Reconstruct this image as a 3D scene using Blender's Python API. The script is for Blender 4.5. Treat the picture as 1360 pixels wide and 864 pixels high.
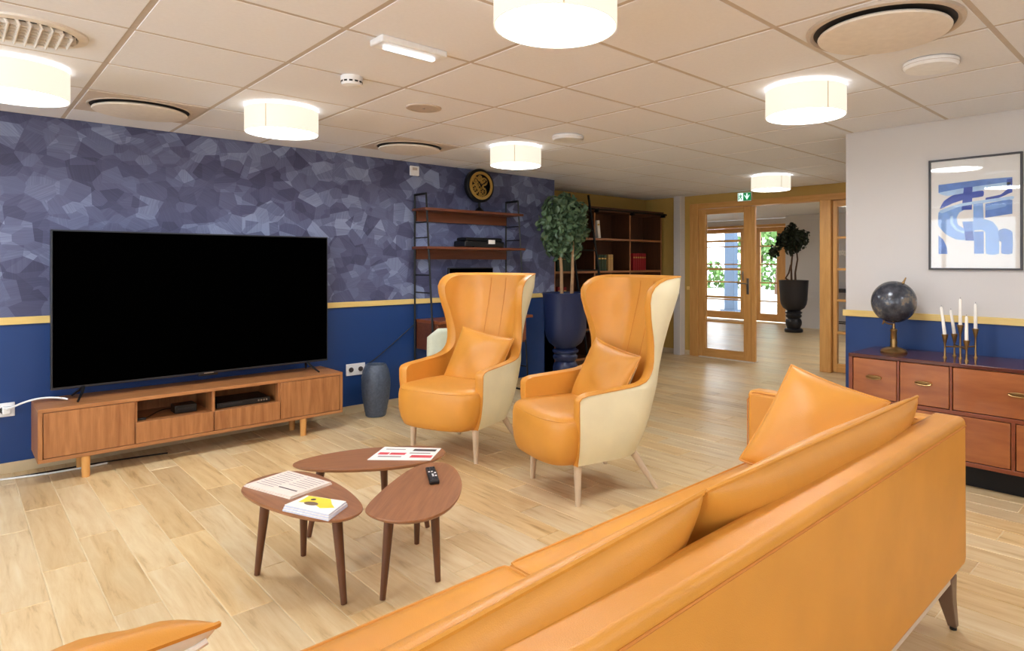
import bpy, bmesh, math, random
from mathutils import Vector, Matrix
random.seed(7)
for o in list(bpy.data.objects):
    bpy.data.objects.remove(o)
SC = bpy.context.scene
COL = SC.collection
PI = math.pi
# ------------------------------------------------------------------ camera
CAM_H, YAW = 1.295, math.radians(45.42)
cd = bpy.data.cameras.new('camera'); cam = bpy.data.objects.new('camera', cd); COL.objects.link(cam)
cam.location = (0, 0, CAM_H); cam.rotation_euler = (PI/2, 0, YAW)
cd.sensor_fit = 'HORIZONTAL'; cd.sensor_width = 36; cd.lens = 36*840.24/1360
cd.shift_x = (680-761.75)/1360; cd.shift_y = (348.3-432)/1360
cd.clip_start = .02; cd.clip_end = 200
SC.camera = cam
# ------------------------------------------------------------------ world / exposure
w = bpy.data.worlds.new('sky'); SC.world = w; w.use_nodes = True
bg = w.node_tree.nodes['Background']; bg.inputs[0].default_value = (.82, .91, 1, 1); bg.inputs[1].default_value = 4.6
SC.view_settings.view_transform = 'Standard'; SC.view_settings.look = 'None'
SC.view_settings.gamma = 1; SC.view_settings.use_curve_mapping = False
SC.view_settings.exposure = 0.58
LAMP_DIFF, LAMP_SIDE = 28.0, .62
# ------------------------------------------------------------------ materials
def lin(c):
    return tuple(((v/255)/12.92 if v/255 <= .04045 else ((v/255+.055)/1.055)**2.4) for v in c)
class N:
    def __init__(s, name):
        m = bpy.data.materials.new(name); m.use_nodes = True; s.m = m; s.t = m.node_tree
        s.b = s.t.nodes['Principled BSDF']; s.out = s.t.nodes['Material Output']
    def n(s, typ, **kw):
        x = s.t.nodes.new(typ)
        for k, v in kw.items():
            if k[0] == 'i' and k[1:].isdigit(): x.inputs[int(k[1:])].default_value = v
            elif k in x.inputs.keys(): x.inputs[k].default_value = v
            else: setattr(x, k, v)
        return x
    def l(s, a, b): s.t.links.new(a, b)
    def ramp(s, fac, stops):
        r = s.n('ShaderNodeValToRGB'); e = r.color_ramp.elements
        while len(e) < len(stops): e.new(.5)
        for q, (p, c) in zip(e, stops): q.position = p; q.color = (*c, 1)
        s.l(fac, r.inputs[0]); return r.outputs[0]
    def bump(s, h, strength=.2, dist=.01):
        b = s.n('ShaderNodeBump'); b.inputs['Strength'].default_value = strength; b.inputs['Distance'].default_value = dist
        s.l(h, b.inputs['Height']); s.l(b.outputs[0], s.b.inputs['Normal'])
def plain(name, c, rough=.5, metal=0, noise=.04, scale=30, bump=0, spec=.5, coat=0):
    k = N(name); c = lin(c); tc = k.n('ShaderNodeTexCoord'); no = k.n('ShaderNodeTexNoise', Scale=scale, Detail=4)
    k.l(tc.outputs['Object'], no.inputs['Vector'])
    k.l(k.ramp(no.outputs[0], [(.3, tuple(v*(1-noise) for v in c)), (.7, tuple(min(1, v*(1+noise)) for v in c))]), k.b.inputs['Base Color'])
    k.b.inputs['Roughness'].default_value = rough; k.b.inputs['Metallic'].default_value = metal
    k.b.inputs['Specular IOR Level'].default_value = spec; k.b.inputs['Coat Weight'].default_value = coat
    if bump: k.bump(no.outputs[0], bump, .004)
    return k.m
def leather(name, c, rough=.42):
    k = N(name); c = lin(c); tc = k.n('ShaderNodeTexCoord')
    no = k.n('ShaderNodeTexNoise', Scale=5, Detail=5); k.l(tc.outputs['Object'], no.inputs['Vector'])
    k.l(k.ramp(no.outputs[0], [(.3, tuple(v*.93 for v in c)), (.7, tuple(min(1, v*1.05) for v in c))]), k.b.inputs['Base Color'])
    vo = k.n('ShaderNodeTexVoronoi', Scale=420); k.l(tc.outputs['Object'], vo.inputs['Vector'])
    no2 = k.n('ShaderNodeTexNoise', Scale=9, Detail=3); k.l(tc.outputs['Object'], no2.inputs['Vector'])
    ad = k.n('ShaderNodeMath', operation='MULTIPLY_ADD'); k.l(no2.outputs[0], ad.inputs[0]); ad.inputs[1].default_value = 4; k.l(vo.outputs[0], ad.inputs[2])
    k.bump(ad.outputs[0], .12, .003); k.b.inputs['Roughness'].default_value = rough
    return k.m
def wood(name, c1, c2, axis=0, scale=3, stretch=14, rough=.4, dark=None, coat=0, bump=.05):
    """streaks run along local axis; colour varies between c1 and c2"""
    k = N(name); tc = k.n('ShaderNodeTexCoord'); mp = k.n('ShaderNodeMapping')
    sc = [stretch]*3; sc[axis] = 1; mp.inputs['Scale'].default_value = sc
    oi = k.n('ShaderNodeObjectInfo'); mu = k.n('ShaderNodeMath', operation='MULTIPLY', i1=37.0); k.l(oi.outputs['Random'], mu.inputs[0])
    k.l(mu.outputs[0], mp.inputs['Location']); k.l(tc.outputs['Object'], mp.inputs['Vector'])
    no = k.n('ShaderNodeTexNoise', Scale=scale, Detail=6, Roughness=.6, Distortion=.35); k.l(mp.outputs[0], no.inputs['Vector'])
    a, b = lin(c1), lin(c2)
    st = [(.28, a), (.5, tuple((x+y)/2 for x, y in zip(a, b))), (.72, b)]
    if dark: st = [(.2, lin(dark))]+st
    k.l(k.ramp(no.outputs[0], st), k.b.inputs['Base Color'])
    k.b.inputs['Roughness'].default_value = rough; k.b.inputs['Coat Weight'].default_value = coat
    if bump: k.bump(no.outputs[0], bump, .003)
    return k.m
def emit(name, c, s):
    k = N(name); k.b.inputs['Base Color'].default_value = (c[0]*.25, c[1]*.25, c[2]*.25, 1); k.b.inputs['Emission Color'].default_value = (*c, 1)
    k.b.inputs['Emission Strength'].default_value = s; return k.m
def glass(name, tint=(1, 1, 1), refl=.12):
    k = N(name); k.t.nodes.remove(k.b)
    tr = k.n('ShaderNodeBsdfTransparent'); tr.inputs[0].default_value = (*tint, 1)
    gl = k.n('ShaderNodeBsdfGlossy'); gl.inputs['Roughness'].default_value = .02
    fr = k.n('ShaderNodeFresnel'); fr.inputs[0].default_value = 1.45
    mu = k.n('ShaderNodeMath', operation='MULTIPLY', i1=refl/.12); k.l(fr.outputs[0], mu.inputs[0]); mu.use_clamp = True
    mx = k.n('ShaderNodeMixShader'); k.l(mu.outputs[0], mx.inputs[0]); k.l(tr.outputs[0], mx.inputs[1]); k.l(gl.outputs[0], mx.inputs[2])
    k.l(mx.outputs[0], k.out.inputs[0]); return k.m
def floor_mat():
    k = N('plank_porcelain'); tc = k.n('ShaderNodeTexCoord'); oi = k.n('ShaderNodeObjectInfo'); at = k.n('ShaderNodeAttribute', attribute_name='rnd')
    ad = k.n('ShaderNodeMath', operation='ADD'); k.l(oi.outputs['Random'], ad.inputs[0]); k.l(at.outputs['Fac'], ad.inputs[1])
    fr = k.n('ShaderNodeMath', operation='FRACT'); k.l(ad.outputs[0], fr.inputs[0])
    mu = k.n('ShaderNodeMath', operation='MULTIPLY', i1=91.0); k.l(fr.outputs[0], mu.inputs[0])
    mp = k.n('ShaderNodeMapping'); mp.inputs['Scale'].default_value = (1, 9, 1); k.l(tc.outputs['Object'], mp.inputs['Vector']); k.l(mu.outputs[0], mp.inputs['Location'])
    no = k.n('ShaderNodeTexNoise', Scale=2.6, Detail=7, Roughness=.62, Distortion=.45); k.l(mp.outputs[0], no.inputs['Vector'])
    c1 = k.ramp(no.outputs[0], [(.25, lin((176, 140, 90))), (.42, lin((218, 188, 140))), (.6, lin((228, 204, 160))), (.8, lin((235, 217, 184)))])
    c2 = k.ramp(fr.outputs[0], [(0, (.80, .74, .66)), (.18, (.98, .97, .95)), (.4, (.92, .93, .96)), (.6, (1, 1, 1)), (.8, (1.0, .93, .80)), (1, (.84, .78, .70))])
    mx = k.n('ShaderNodeMix', data_type='RGBA', blend_type='MULTIPLY'); mx.inputs[0].default_value = 1
    k.l(c1, mx.inputs[6]); k.l(c2, mx.inputs[7]); k.l(mx.outputs[2], k.b.inputs['Base Color'])
    k.b.inputs['Roughness'].default_value = .34; k.bump(no.outputs[0], .06, .004); return k.m
def wallpaper_mat():
    k = N('faceted_wallpaper'); tc = k.n('ShaderNodeTexCoord')
    wn = k.n('ShaderNodeTexNoise', Scale=2.5, Detail=1); k.l(tc.outputs['Object'], wn.inputs['Vector'])
    wm = k.n('ShaderNodeVectorMath', operation='SCALE'); k.l(wn.outputs['Color'], wm.inputs[0]); wm.inputs['Scale'].default_value = .12
    va = k.n('ShaderNodeVectorMath', operation='ADD'); k.l(tc.outputs['Object'], va.inputs[0]); va.inputs[1].default_value = (.3, .1, .4)
    mp = k.n('ShaderNodeMapping'); mp.inputs['Scale'].default_value = (0, 1, 1.2); k.l(va.outputs[0], mp.inputs['Vector'])
    vs = []
    for sc, off in ((6.3, 0), (9.0, 3.7)):
        m2 = k.n('ShaderNodeMapping'); m2.inputs['Location'].default_value = (0, off, off*1.3); k.l(mp.outputs[0], m2.inputs['Vector'])
        v = k.n('ShaderNodeTexVoronoi', Scale=sc); k.l(m2.outputs[0], v.inputs['Vector'])
        s = k.n('ShaderNodeSeparateColor'); k.l(v.outputs['Color'], s.inputs[0]); vs.append(s)
    # hatching whose direction changes from facet to facet
    vr = k.n('ShaderNodeVectorRotate', rotation_type='X_AXIS'); k.l(tc.outputs['Object'], vr.inputs[0])
    an = k.n('ShaderNodeMath', operation='MULTIPLY', i1=6.28); k.l(vs[0].outputs[1], an.inputs[0]); k.l(an.outputs[0], vr.inputs['Angle'])
    m3 = k.n('ShaderNodeMapping'); m3.inputs['Scale'].default_value = (1, 5, 160); k.l(vr.outputs[0], m3.inputs['Vector'])
    ha = k.n('ShaderNodeTexNoise', Scale=1, Detail=3); k.l(m3.outputs[0], ha.inputs['Vector'])
    a = k.n('ShaderNodeMath', operation='MULTIPLY', i1=.52); k.l(vs[0].outputs[0], a.inputs[0])
    b = k.n('ShaderNodeMath', operation='MULTIPLY_ADD', i1=.36); k.l(vs[1].outputs[0], b.inputs[0]); k.l(a.outputs[0], b.inputs[2])
    c = k.n('ShaderNodeMath', operation='MULTIPLY_ADD', i1=.30); k.l(ha.outputs[0], c.inputs[0]); k.l(b.outputs[0], c.inputs[2])
    k.l(k.ramp(c.outputs[0], [(.15, lin((56, 58, 88))), (.45, lin((76, 80, 112))), (.72, lin((98, 104, 136))), (.98, lin((136, 148, 180)))]), k.b.inputs['Base Color'])
    k.b.inputs['Roughness'].default_value = .6; return k.m
M = dict(
    leather=leather('orange_leather', (214, 146, 56)), cream=leather('cream_leather', (242, 231, 192), .5),
    pale=plain('pale_upholstery', (225, 218, 200), .7), zip=plain('zip_tape', (245, 242, 235), .6),
    ash=wood('pale_ash', (205, 180, 150), (222, 200, 172), 2, 4, 8), seam=plain('stitch', (200, 124, 44), .6),
    oak=wood('stand_oak', (150, 96, 54), (182, 124, 74), 1, 3, 12, .42), oakv=wood('stand_oak_vertical', (140, 86, 46), (182, 124, 74), 2, 3.2, 11, .42, coat=.05),
    leg_oak=wood('leg_oak', (200, 142, 74), (214, 158, 90), 2, 3, 8),
    walnut=wood('table_walnut', (134, 86, 54), (164, 110, 72), 0, 4, 14, .38), walnut_leg=wood('leg_walnut', (84, 50, 30), (108, 66, 40), 2, 4, 10, .4),
    cherry=wood('cherry_drawer', (140, 74, 36), (172, 102, 54), 0, 3, 6, .3, coat=.25), cherry_body=wood('cherry_body', (118, 56, 30), (142, 70, 38), 0, 3, 9, .3, coat=.2),
    cherry_top=wood('sideboard_top', (74, 34, 30), (96, 46, 38), 0, 3, 9, .18, coat=.3),
    door=wood('door_oak', (206, 148, 78), (226, 172, 102), 2, 3, 10, .4), doorh=wood('door_oak_rail', (206, 148, 78), (226, 172, 102), 0, 3, 10, .4),
    gold=wood('rail_wood', (226, 192, 112), (238, 208, 134), 1, 4, 10, .45), goldx=wood('rail_wood_cross', (226, 192, 112), (238, 208, 134), 0, 4, 10, .45),
    book_wood=wood('bookcase_walnut', (70, 40, 22), (96, 58, 34), 2, 3, 10, .4), book_edge=wood('bookcase_edge', (150, 98, 58), (170, 114, 70), 1, 4, 10, .4),
    shelf_wood=wood('ladder_shelf_wood', (92, 48, 28), (116, 64, 38), 1, 4, 10, .35), desk_wood=wood('desk_wood', (118, 62, 32), (144, 80, 44), 1, 4, 10, .35),
    navy=plain('navy_paint', (17, 58, 116), .5, scale=3, noise=.03), wallpaper=wallpaper_mat(), white_wall=plain('off_white_paint', (214, 209, 205), .7, scale=2, noise=.015),
    ochre=plain('ochre_paint', (196, 160, 84), .6, scale=3, noise=.03), tile=plain('ceiling_tile_white', (233, 234, 240), .9, scale=60, noise=.015),
    grid=plain('ceiling_grid_white', (196, 184, 172), .6), trim=plain('white_plastic', (238, 238, 238), .35), trim2=plain('vent_white', (232, 224, 214), .5),
    vent=plain('vent_ring_beige', (196, 182, 168), .5), vpanel=plain('vent_panel_beige', (206, 192, 180), .6), darkgap=plain('vent_shadow_gap', (48, 42, 40), .7),
    floor=floor_mat(), grout=plain('pale_grout', (226, 208, 172), .8, scale=40), black=plain('black_plastic', (16, 16, 18), .35), bezel=plain('tv_bezel', (44, 46, 52), .35, metal=.3),
    screen=plain('tv_screen', (1, 1, 1), .6, spec=0, noise=0), metal_black=plain('black_steel', (12, 12, 14), .5, spec=.3), brass=plain('aged_brass', (150, 118, 74), .32, metal=.9),
    brass2=plain('bright_brass', (205, 170, 96), .35, metal=.85), chrome=plain('steel', (170, 165, 158), .3, metal=.9), wax=plain('white_wax', (246, 240, 230), .5),
    vase=plain('hammered_slate', (74, 84, 100), .42, noise=.25, scale=55, bump=.6), urn=plain('navy_glaze', (30, 42, 80), .38, noise=.06), urnb=plain('black_glaze', (30, 30, 36), .4, noise=.06),
    leaf=plain('ficus_leaf', (84, 108, 76), .45, noise=.35, scale=9), leaf2=plain('dark_leaf', (34, 44, 26), .45, noise=.35, scale=9), bark=plain('pale_bark', (176, 140, 104), .8, noise=.2, scale=18, bump=.4), bark2=plain('brown_bark', (90, 62, 42), .8, noise=.2, scale=18),
    soil=plain('soil', (70, 46, 34), .95, noise=.3, scale=40), red=plain('red_cloth', (150, 22, 30), .6), green=plain('green_cloth', (44, 64, 40), .6), tan=plain('tan_cloth', (186, 148, 92), .6), paper=plain('paper', (240, 234, 226), .7, noise=.02),
    newsprint=plain('newsprint', (232, 214, 200), .8, noise=.04), ink=plain('ink_grey', (150, 140, 138), .7), inkd=plain('ink_dark', (70, 60, 60), .7), redink=plain('red_ink', (214, 70, 76), .6), yellow=plain('yellow_ink', (246, 214, 50), .5), pinkgrey=plain('photo_brown', (122, 96, 70), .6),
    bluepage=plain('page_edges', (206, 210, 226), .7), globe=None, glass=glass('clear_glass'), pglass=glass('picture_glass', refl=.11),
    shade=emit('lamp_shade_glow', lin((255, 246, 226)), LAMP_SIDE), diff=emit('lamp_diffuser_glow', lin((244, 248, 255)), LAMP_DIFF), led=emit('emergency_led', (.8, .92, 1), 1.5),
    shade_seam=plain('shade_seam', (226, 206, 170), .8), sign_g=emit('sign_green', lin((10, 120, 62)), .8), sign_w=emit('sign_white', lin((215, 240, 232)), .9),
    terrace=plain('terrace_concrete', (200, 198, 190), .8), hedge=plain('garden_green', (96, 130, 66), .8, noise=.4, scale=2), bluepost=plain('blue_grey_paint', (72, 90, 112), .5), stone=plain('skirting_tile', (204, 184, 148), .4, noise=.06, scale=8),
    greenseat=plain('sage_plastic', (214, 218, 196), .45), art1=plain('art_mid_blue', (104, 142, 208), .7, noise=.12, scale=25), art2=plain('art_dark_blue', (58, 84, 176), .7, noise=.12, scale=25), art3=plain('art_light_blue', (140, 178, 230), .7, noise=.1, scale=25), art4=plain('art_pale_blue', (186, 214, 240), .7, noise=.1, scale=25),
    frame=plain('dark_frame', (58, 54, 56), .4), cable=plain('white_cable', (236, 236, 234), .5), bird=plain('sofa_frame', (214, 200, 186), .35, metal=.3), graywood=plain('leg_brown', (120, 96, 78), .4, metal=.2),
)
def globe_mat():
    k = N('antique_globe_print'); tc = k.n('ShaderNodeTexCoord')
    no = k.n('ShaderNodeTexNoise', Scale=7, Detail=8, Roughness=.65); k.l(tc.outputs['Object'], no.inputs['Vector'])
    k.l(k.ramp(no.outputs[0], [(.40, lin((48, 50, 58))), (.53, lin((74, 76, 84))), (.58, lin((112, 106, 98))), (.68, lin((150, 112, 80)))]), k.b.inputs['Base Color'])
    k.b.inputs['Roughness'].default_value = .22; return k.m
M['globe'] = globe_mat()
# ------------------------------------------------------------------ mesh helpers
class G:
    def __init__(s): s.v = []; s.f = []
    def add(s, vs, fs):
        b = len(s.v); s.v += [tuple(p) for p in vs]; s.f += [tuple(b+i for i in f) for f in fs]; return s
    def box(s, x0, x1, y0, y1, z0, z1):
        return s.add([(x, y, z) for z in (z0, z1) for y in (y0, y1) for x in (x0, x1)], [(0, 2, 3, 1), (4, 5, 7, 6), (0, 1, 5, 4), (2, 6, 7, 3), (0, 4, 6, 2), (1, 3, 7, 5)])
    def obox(s, c, size, m=None):
        a, b, d = (q/2 for q in size); m = m or Matrix()
        vs = [Vector(c)+m @ Vector((x, y, z)) for z in (-d, d) for y in (-b, b) for x in (-a, a)]
        return s.add(vs, [(0, 2, 3, 1), (4, 5, 7, 6), (0, 1, 5, 4), (2, 6, 7, 3), (0, 4, 6, 2), (1, 3, 7, 5)])
    def grid(s, rows, cu=False, cv=False, cap0=False, cap1=False):
        n, m = len(rows), len(rows[0]); b = len(s.v)
        for r in rows: s.v += [tuple(p) for p in r]
        for i in range(n if cu else n-1):
            for j in range(m if cv else m-1):
                i2, j2 = (i+1) % n, (j+1) % m
                s.f.append((b+i*m+j, b+i*m+j2, b+i2*m+j2, b+i2*m+j))
        if cap0: s.f.append(tuple(b+j for j in range(m))[::-1])
        if cap1: s.f.append(tuple(b+(n-1)*m+j for j in range(m)))
        return s
    def lathe(s, prof, c=(0, 0, 0), n=32, cap0=True, cap1=True):
        rows = [[(c[0]+r*math.cos(2*PI*j/n), c[1]+r*math.sin(2*PI*j/n), c[2]+z) for j in range(n)] for r, z in prof]
        return s.grid(rows, cv=True, cap0=cap0, cap1=cap1)
    def tube(s, pts, r, n=8, closed=False):
        P = [Vector(p) for p in pts]; k = len(P); rr = r if isinstance(r, (list, tuple)) else [r]*k
        rows = []; prev = None
        for i in range(k):
            t = (P[(i+1) % k]-P[i-1]) if closed or 0 < i < k-1 else (P[1]-P[0] if i == 0 else P[-1]-P[-2])
            t.normalize()
            if prev is None:
                a = Vector((0, 0, 1)) if abs(t.z) < .9 else Vector((1, 0, 0)); u = t.cross(a).normalized()
            else: u = (prev-t*prev.dot(t)).normalized()
            prev = u; q = t.cross(u)
            rows.append([P[i]+(u*math.cos(2*PI*j/n)+q*math.sin(2*PI*j/n))*rr[i] for j in range(n)])
        return s.grid(rows, cu=closed, cv=True, cap0=not closed, cap1=not closed)
    def prism(s, poly, z0, z1):
        n = len(poly); return s.grid([[(x, y, z0) for x, y in poly], [(x, y, z1) for x, y in poly]], cv=True, cap0=True, cap1=True)
    def ngon(s, pts): return s.add(pts, [tuple(range(len(pts)))])
    def build(s, name, mat, parent=None, off=(0, 0, 0), bevel=0, seg=2, smooth=True, ang=40, loc=None, recalc=True):
        me = bpy.data.meshes.new(name); o = Vector(off)
        me.from_pydata([tuple(Vector(p)-o) for p in s.v], [], s.f); me.update()
        if recalc:
            bm = bmesh.new(); bm.from_mesh(me); bmesh.ops.recalc_face_normals(bm, faces=bm.faces); bm.to_mesh(me); bm.free()
        me.materials.append(M[mat] if isinstance(mat, str) else mat)
        if smooth:
            me.polygons.foreach_set('use_smooth', [True]*len(me.polygons)); me.set_sharp_from_angle(angle=math.radians(ang))
        ob = bpy.data.objects.new(name, me); COL.objects.link(ob)
        if parent: ob.parent = parent
        if loc is not None: ob.location = loc
        if bevel:
            b = ob.modifiers.new('bevel', 'BEVEL'); b.width = bevel; b.segments = seg; b.limit_method = 'ANGLE'; b.angle_limit = math.radians(40)
        return ob
def tag(o, label=None, cat=None, group=None, kind=None):
    if label: o['label'] = label
    if cat: o['category'] = cat
    if group: o['group'] = group
    if kind: o['kind'] = kind
    return o
def thing(name, label, cat, loc=(0, 0, 0), rz=0, group=None):
    o = bpy.data.objects.new(name, None); COL.objects.link(o); o.location = loc; o.rotation_euler = (0, 0, rz); o.empty_display_size = .1
    return tag(o, label, cat, group)
def copy_tree(o, parent=None):
    c = o.copy(); COL.objects.link(c); c.parent = parent
    for ch in list(o.children): copy_tree(ch, c)
    return c
def struct(g, name, mat, label=None, parent=None, **kw):
    o = g.build(name, mat, parent, **kw); o['kind'] = 'structure'
    if label: o['label'] = label
    return o
def bx(*a): return G().box(*a)
def lerp_tab(tab, z):
    if z <= tab[0][0]: return tab[0][1]
    for (a, b), (c, d) in zip(tab, tab[1:]):
        if z <= c:
            t = (z-a)/(c-a); return b+(d-b)*t
    return tab[-1][1]
def bez(p0, p1, p2, p3, n=16):
    P = [Vector(p) for p in (p0, p1, p2, p3)]
    return [P[0]*(1-t)**3+P[1]*3*t*(1-t)**2+P[2]*3*t*t*(1-t)+P[3]*t**3 for t in (i/n for i in range(n+1))]
# ------------------------------------------------------------------ setting
CZ = 2.222                       # ceiling
WX, AX = -5.21, -5.95            # tv wall, alcove back
RY, RX = 4.60, -1.87             # right-hand wall plane and its free corner
DY = 7.38                        # door wall
LEND = 4.83                      # end of the tv wall
BKX, BKY = 2.6, -3.0             # walls behind the camera
HY = 12.7                        # far glazing of the hall
# floor -------------------------------------------------------------
floor = struct(bx(-10.5, BKX, BKY, HY+.1, -.08, -.0025), 'floor', 'grout', 'wood-look porcelain plank floor with pale joints')
PL, PW, GAP = .907, .1525, .0036
def plank_geo(l, wd):
    a, b = l/2-GAP/2, wd/2-GAP/2; c = .0018
    return [(-a, -b, -.009), (a, -b, -.009), (a, b, -.009), (-a, b, -.009), (-a, -b, -c), (a, -b, -c), (a, b, -c), (-a, b, -c), (-a+c, -b+c, 0), (a-c, -b+c, 0), (a-c, b-c, 0), (-a+c, b-c, 0)], \
        [(0, 1, 5, 4), (1, 2, 6, 5), (2, 3, 7, 6), (3, 0, 4, 7), (4, 5, 9, 8), (5, 6, 10, 9), (6, 7, 11, 10), (7, 4, 8, 11), (8, 9, 10, 11)]
def project(x, y, z):
    d = -math.sin(YAW)*x+math.cos(YAW)*y
    if d < .3: return None
    return 761.75+840.24*(math.cos(YAW)*x+math.sin(YAW)*y)/d, 348.3-840.24*(z-CAM_H)/d, d
cells = []
j0 = int((BKY-.275)/PW)-1
for j in range(j0, int((HY-.275)/PW)+1):
    y0 = .275+j*PW; ofs = -3.44-.3023*j
    k0 = math.floor((-10.5-ofs)/PL); 
    for k in range(k0, int((BKX-ofs)/PL)+1):
        x0 = ofs+k*PL; x1 = x0+PL; yc = y0+PW/2
        lo = WX if yc < LEND else (AX if yc < DY else -10.4)
        hi = BKX if yc < RY else (RX if yc < DY else -2.0)
        x0, x1 = max(x0, lo), min(x1, hi)
        if x1-x0 < .04: continue
        cells.append(((x0+x1)/2, yc, x1-x0))
scored = []
for i, (x, y, l) in enumerate(cells):
    p = project(x, y, 0); s = 0
    if p and -120 < p[0] < 1480 and p[1] < 960 and y < DY+.1 and not (x > -1.3 and y < 2.2): s = 1/p[2]**2
    scored.append((s, i))
near = set(i for s, i in sorted(scored, reverse=True)[:298] if s > 0)
v, f = plank_geo(PL, PW); pm = bpy.data.meshes.new('plank'); pm.from_pydata(v, [], f); pm.materials.append(M['floor'])
rest = G(); rnds = []
for i, (x, y, l) in enumerate(cells):
    if i in near:
        me = pm
        if abs(l-PL) > .002:
            v, f = plank_geo(l, PW); me = bpy.data.meshes.new('plank'); me.from_pydata(v, [], f); me.materials.append(M['floor'])
        o = bpy.data.objects.new('plank', me); COL.objects.link(o); o.parent = floor; o.location = (x, y, 0)
    else:
        v, f = plank_geo(l, PW); rest.add([(a+x, b+y, c) for a, b, c in v], f); rnds += [random.random()]*len(f)
fr = rest.build('distant_planks', 'floor', floor, smooth=False, recalc=False); fr['kind'] = 'stuff'
at = fr.data.attributes.new('rnd', 'FLOAT', 'FACE'); at.data.foreach_set('value', rnds)
# ceiling -----------------------------------------------------------
ceiling = struct(bx(-10.5, BKX, BKY, HY+.1, CZ+.03, CZ+.1), 'ceiling', 'tile', 'white suspended ceiling of square tiles')
gl, gy0 = -2.42, 1.715
gg = G()
for k in range(-13, 9):
    x = gl+.6*k
    if AX < x < BKX: gg.box(x-.012, x+.012, -1.0 if x < .6 else -1.0, DY if x < RX else RY, CZ-.001, CZ+.03)
for k in range(-5, 10):
    y = gy0+.6*k
    if -1.0 <= y < DY: gg.box(WX if y < LEND else AX, BKX if y < RY else RX, y-.012, y+.012, CZ-.0005, CZ+.03)
struct(gg, 'ceiling_grid', 'grid', None, ceiling, smooth=False)
tiles = {}
def tile_mesh(a, b):
    key = (round(a, 3), round(b, 3))
    if key not in tiles:
        g = G(); a2, b2 = a/2, b/2; c = .002
        z0, z1 = -.003, .02
        vs = [(-a2, -b2, z1), (a2, -b2, z1), (a2, b2, z1), (-a2, b2, z1), (-a2, -b2, z0+c), (a2, -b2, z0+c), (a2, b2, z0+c), (-a2, b2, z0+c), (-a2+c, -b2+c, z0), (a2-c, -b2+c, z0), (a2-c, b2-c, z0), (-a2+c, b2-c, z0)]
        me = bpy.data.meshes.new('ceiling_tile'); me.from_pydata(vs, [], [(0, 4, 5, 1), (1, 5, 6, 2), (2, 6, 7, 3), (3, 7, 4, 0), (4, 8, 9, 5), (5, 9, 10, 6), (6, 10, 11, 7), (7, 11, 8, 4), (8, 11, 10, 9), (0, 1, 2, 3)])
        me.materials.append(M['tile']); tiles[key] = me
    return tiles[key]
tile_rest = G()
for i in range(-7, 8):
    for j in range(-5, 10):
        x0, y0 = gl+.6*i, gy0+.6*j; x1, y1 = x0+.6, y0+.6; yc = (y0+y1)/2; xc = (x0+x1)/2
        if y0 < -1.3: continue
        lo = WX if yc < LEND else AX
        y1 = min(y1, DY) if xc < RX else min(y1, RY)
        x0, x1 = max(x0, lo), min(x1, BKX)
        if x1-x0 < .08 or y1-y0 < .08: continue
        o = bpy.data.objects.new('ceiling_tile', tile_mesh(x1-x0-.022, y1-y0-.022))
        COL.objects.link(o); o.parent = ceiling; o.location = ((x0+x1)/2, (y0+y1)/2, CZ)
# walls ---------------------------------------------------------------
wl = struct(bx(WX-.15, WX, BKY, LEND, -.05, CZ+.02), 'wall_left', 'navy', 'navy blue lower wall under faceted grey-blue wallpaper')
struct(bx(WX-.001, WX+.002, BKY, LEND, .945, CZ+.01), 'wallpaper', 'wallpaper', 'blue-grey wallpaper printed with hatched polygons', wl, smooth=False)
struct(bx(WX-.001, WX+.016, BKY, LEND, .912, .958), 'trim_1', 'gold', 'pale gold dado rail on the wall behind the television', bevel=.003)
def skirting(name, label, pts, axis, at0, thick):
    a, b = pts
    root = struct(bx(*( (at0, at0+thick*.6, a, b, 0, .06) if axis == 'y' else (a, b, at0-thick*.6, at0, 0, .06))), name, 'grout', label)
    k = a
    while k < b-.03:
        e = min(k+.6, b)
        g = bx(at0, at0+thick, k+.0015, e-.0015, 0, .066) if axis == 'y' else bx(k+.0015, e-.0015, at0-thick, at0, 0, .066)
        g.build('skirting_tile', 'stone', root, bevel=.0015, seg=1); k = e
    return root
skirting('baseboard_left', 'low beige tile skirting along the navy wall', (BKY, LEND), 'y', WX, .010)
struct(bx(AX-.15, AX, LEND-.15, DY+.15, -.05, CZ+.02), 'wall_alcove', 'ochre', 'ochre wall behind the bookcase')
struct(bx(AX-.15, WX, LEND-.15, LEND, -.05, CZ+.02), 'wall_alcove_end', 'navy', 'short navy return wall of the bookcase alcove')
# door wall: piers left of door, lintel, right of the sidelight
we = struct(bx(AX, -5.16, DY, DY+.14, -.05, CZ+.02).box(-5.16, RX+.2, DY, DY+.14, 2.105, CZ+.02).box(-2.3, RX+.2, DY, DY+.14, -.05, 2.105), 'wall_end', 'ochre', 'ochre end wall around the glazed oak doors')
skirting('baseboard_end', 'low beige tile skirting under the ochre end wall', (AX, -5.165), 'x', DY, .010)
struct(bx(-5.21, -5.165, DY-.018, DY, .912, .958), 'trim_2', 'goldx', 'short piece of pale dado rail on the ochre wall', bevel=.003)
struct(bx(-5.36, -5.25, DY-.12, DY, 0, CZ), 'wall_duct', 'white_wall', 'narrow white boxed-in pipe in the corner beside the glazed door', bevel=.004)
wr = struct(bx(RX, BKX, RY, RY+.14, -.05, CZ+.02).box(RX, RX+.14, RY+.14, DY, -.05, CZ+.02), 'wall_right', 'white_wall', 'off-white wall above a navy lower half')
struct(bx(RX-.0015, BKX, RY-.002, RY+.02, 0, .925), 'wall_right_lower', 'navy', 'navy blue lower half of the wall behind the sideboard', wr, smooth=False)
struct(bx(RX-.018, BKX, RY-.018, RY+.001, .912, .956), 'trim_3', 'goldx', 'pale gold dado rail above the sideboard', bevel=.003)
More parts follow.
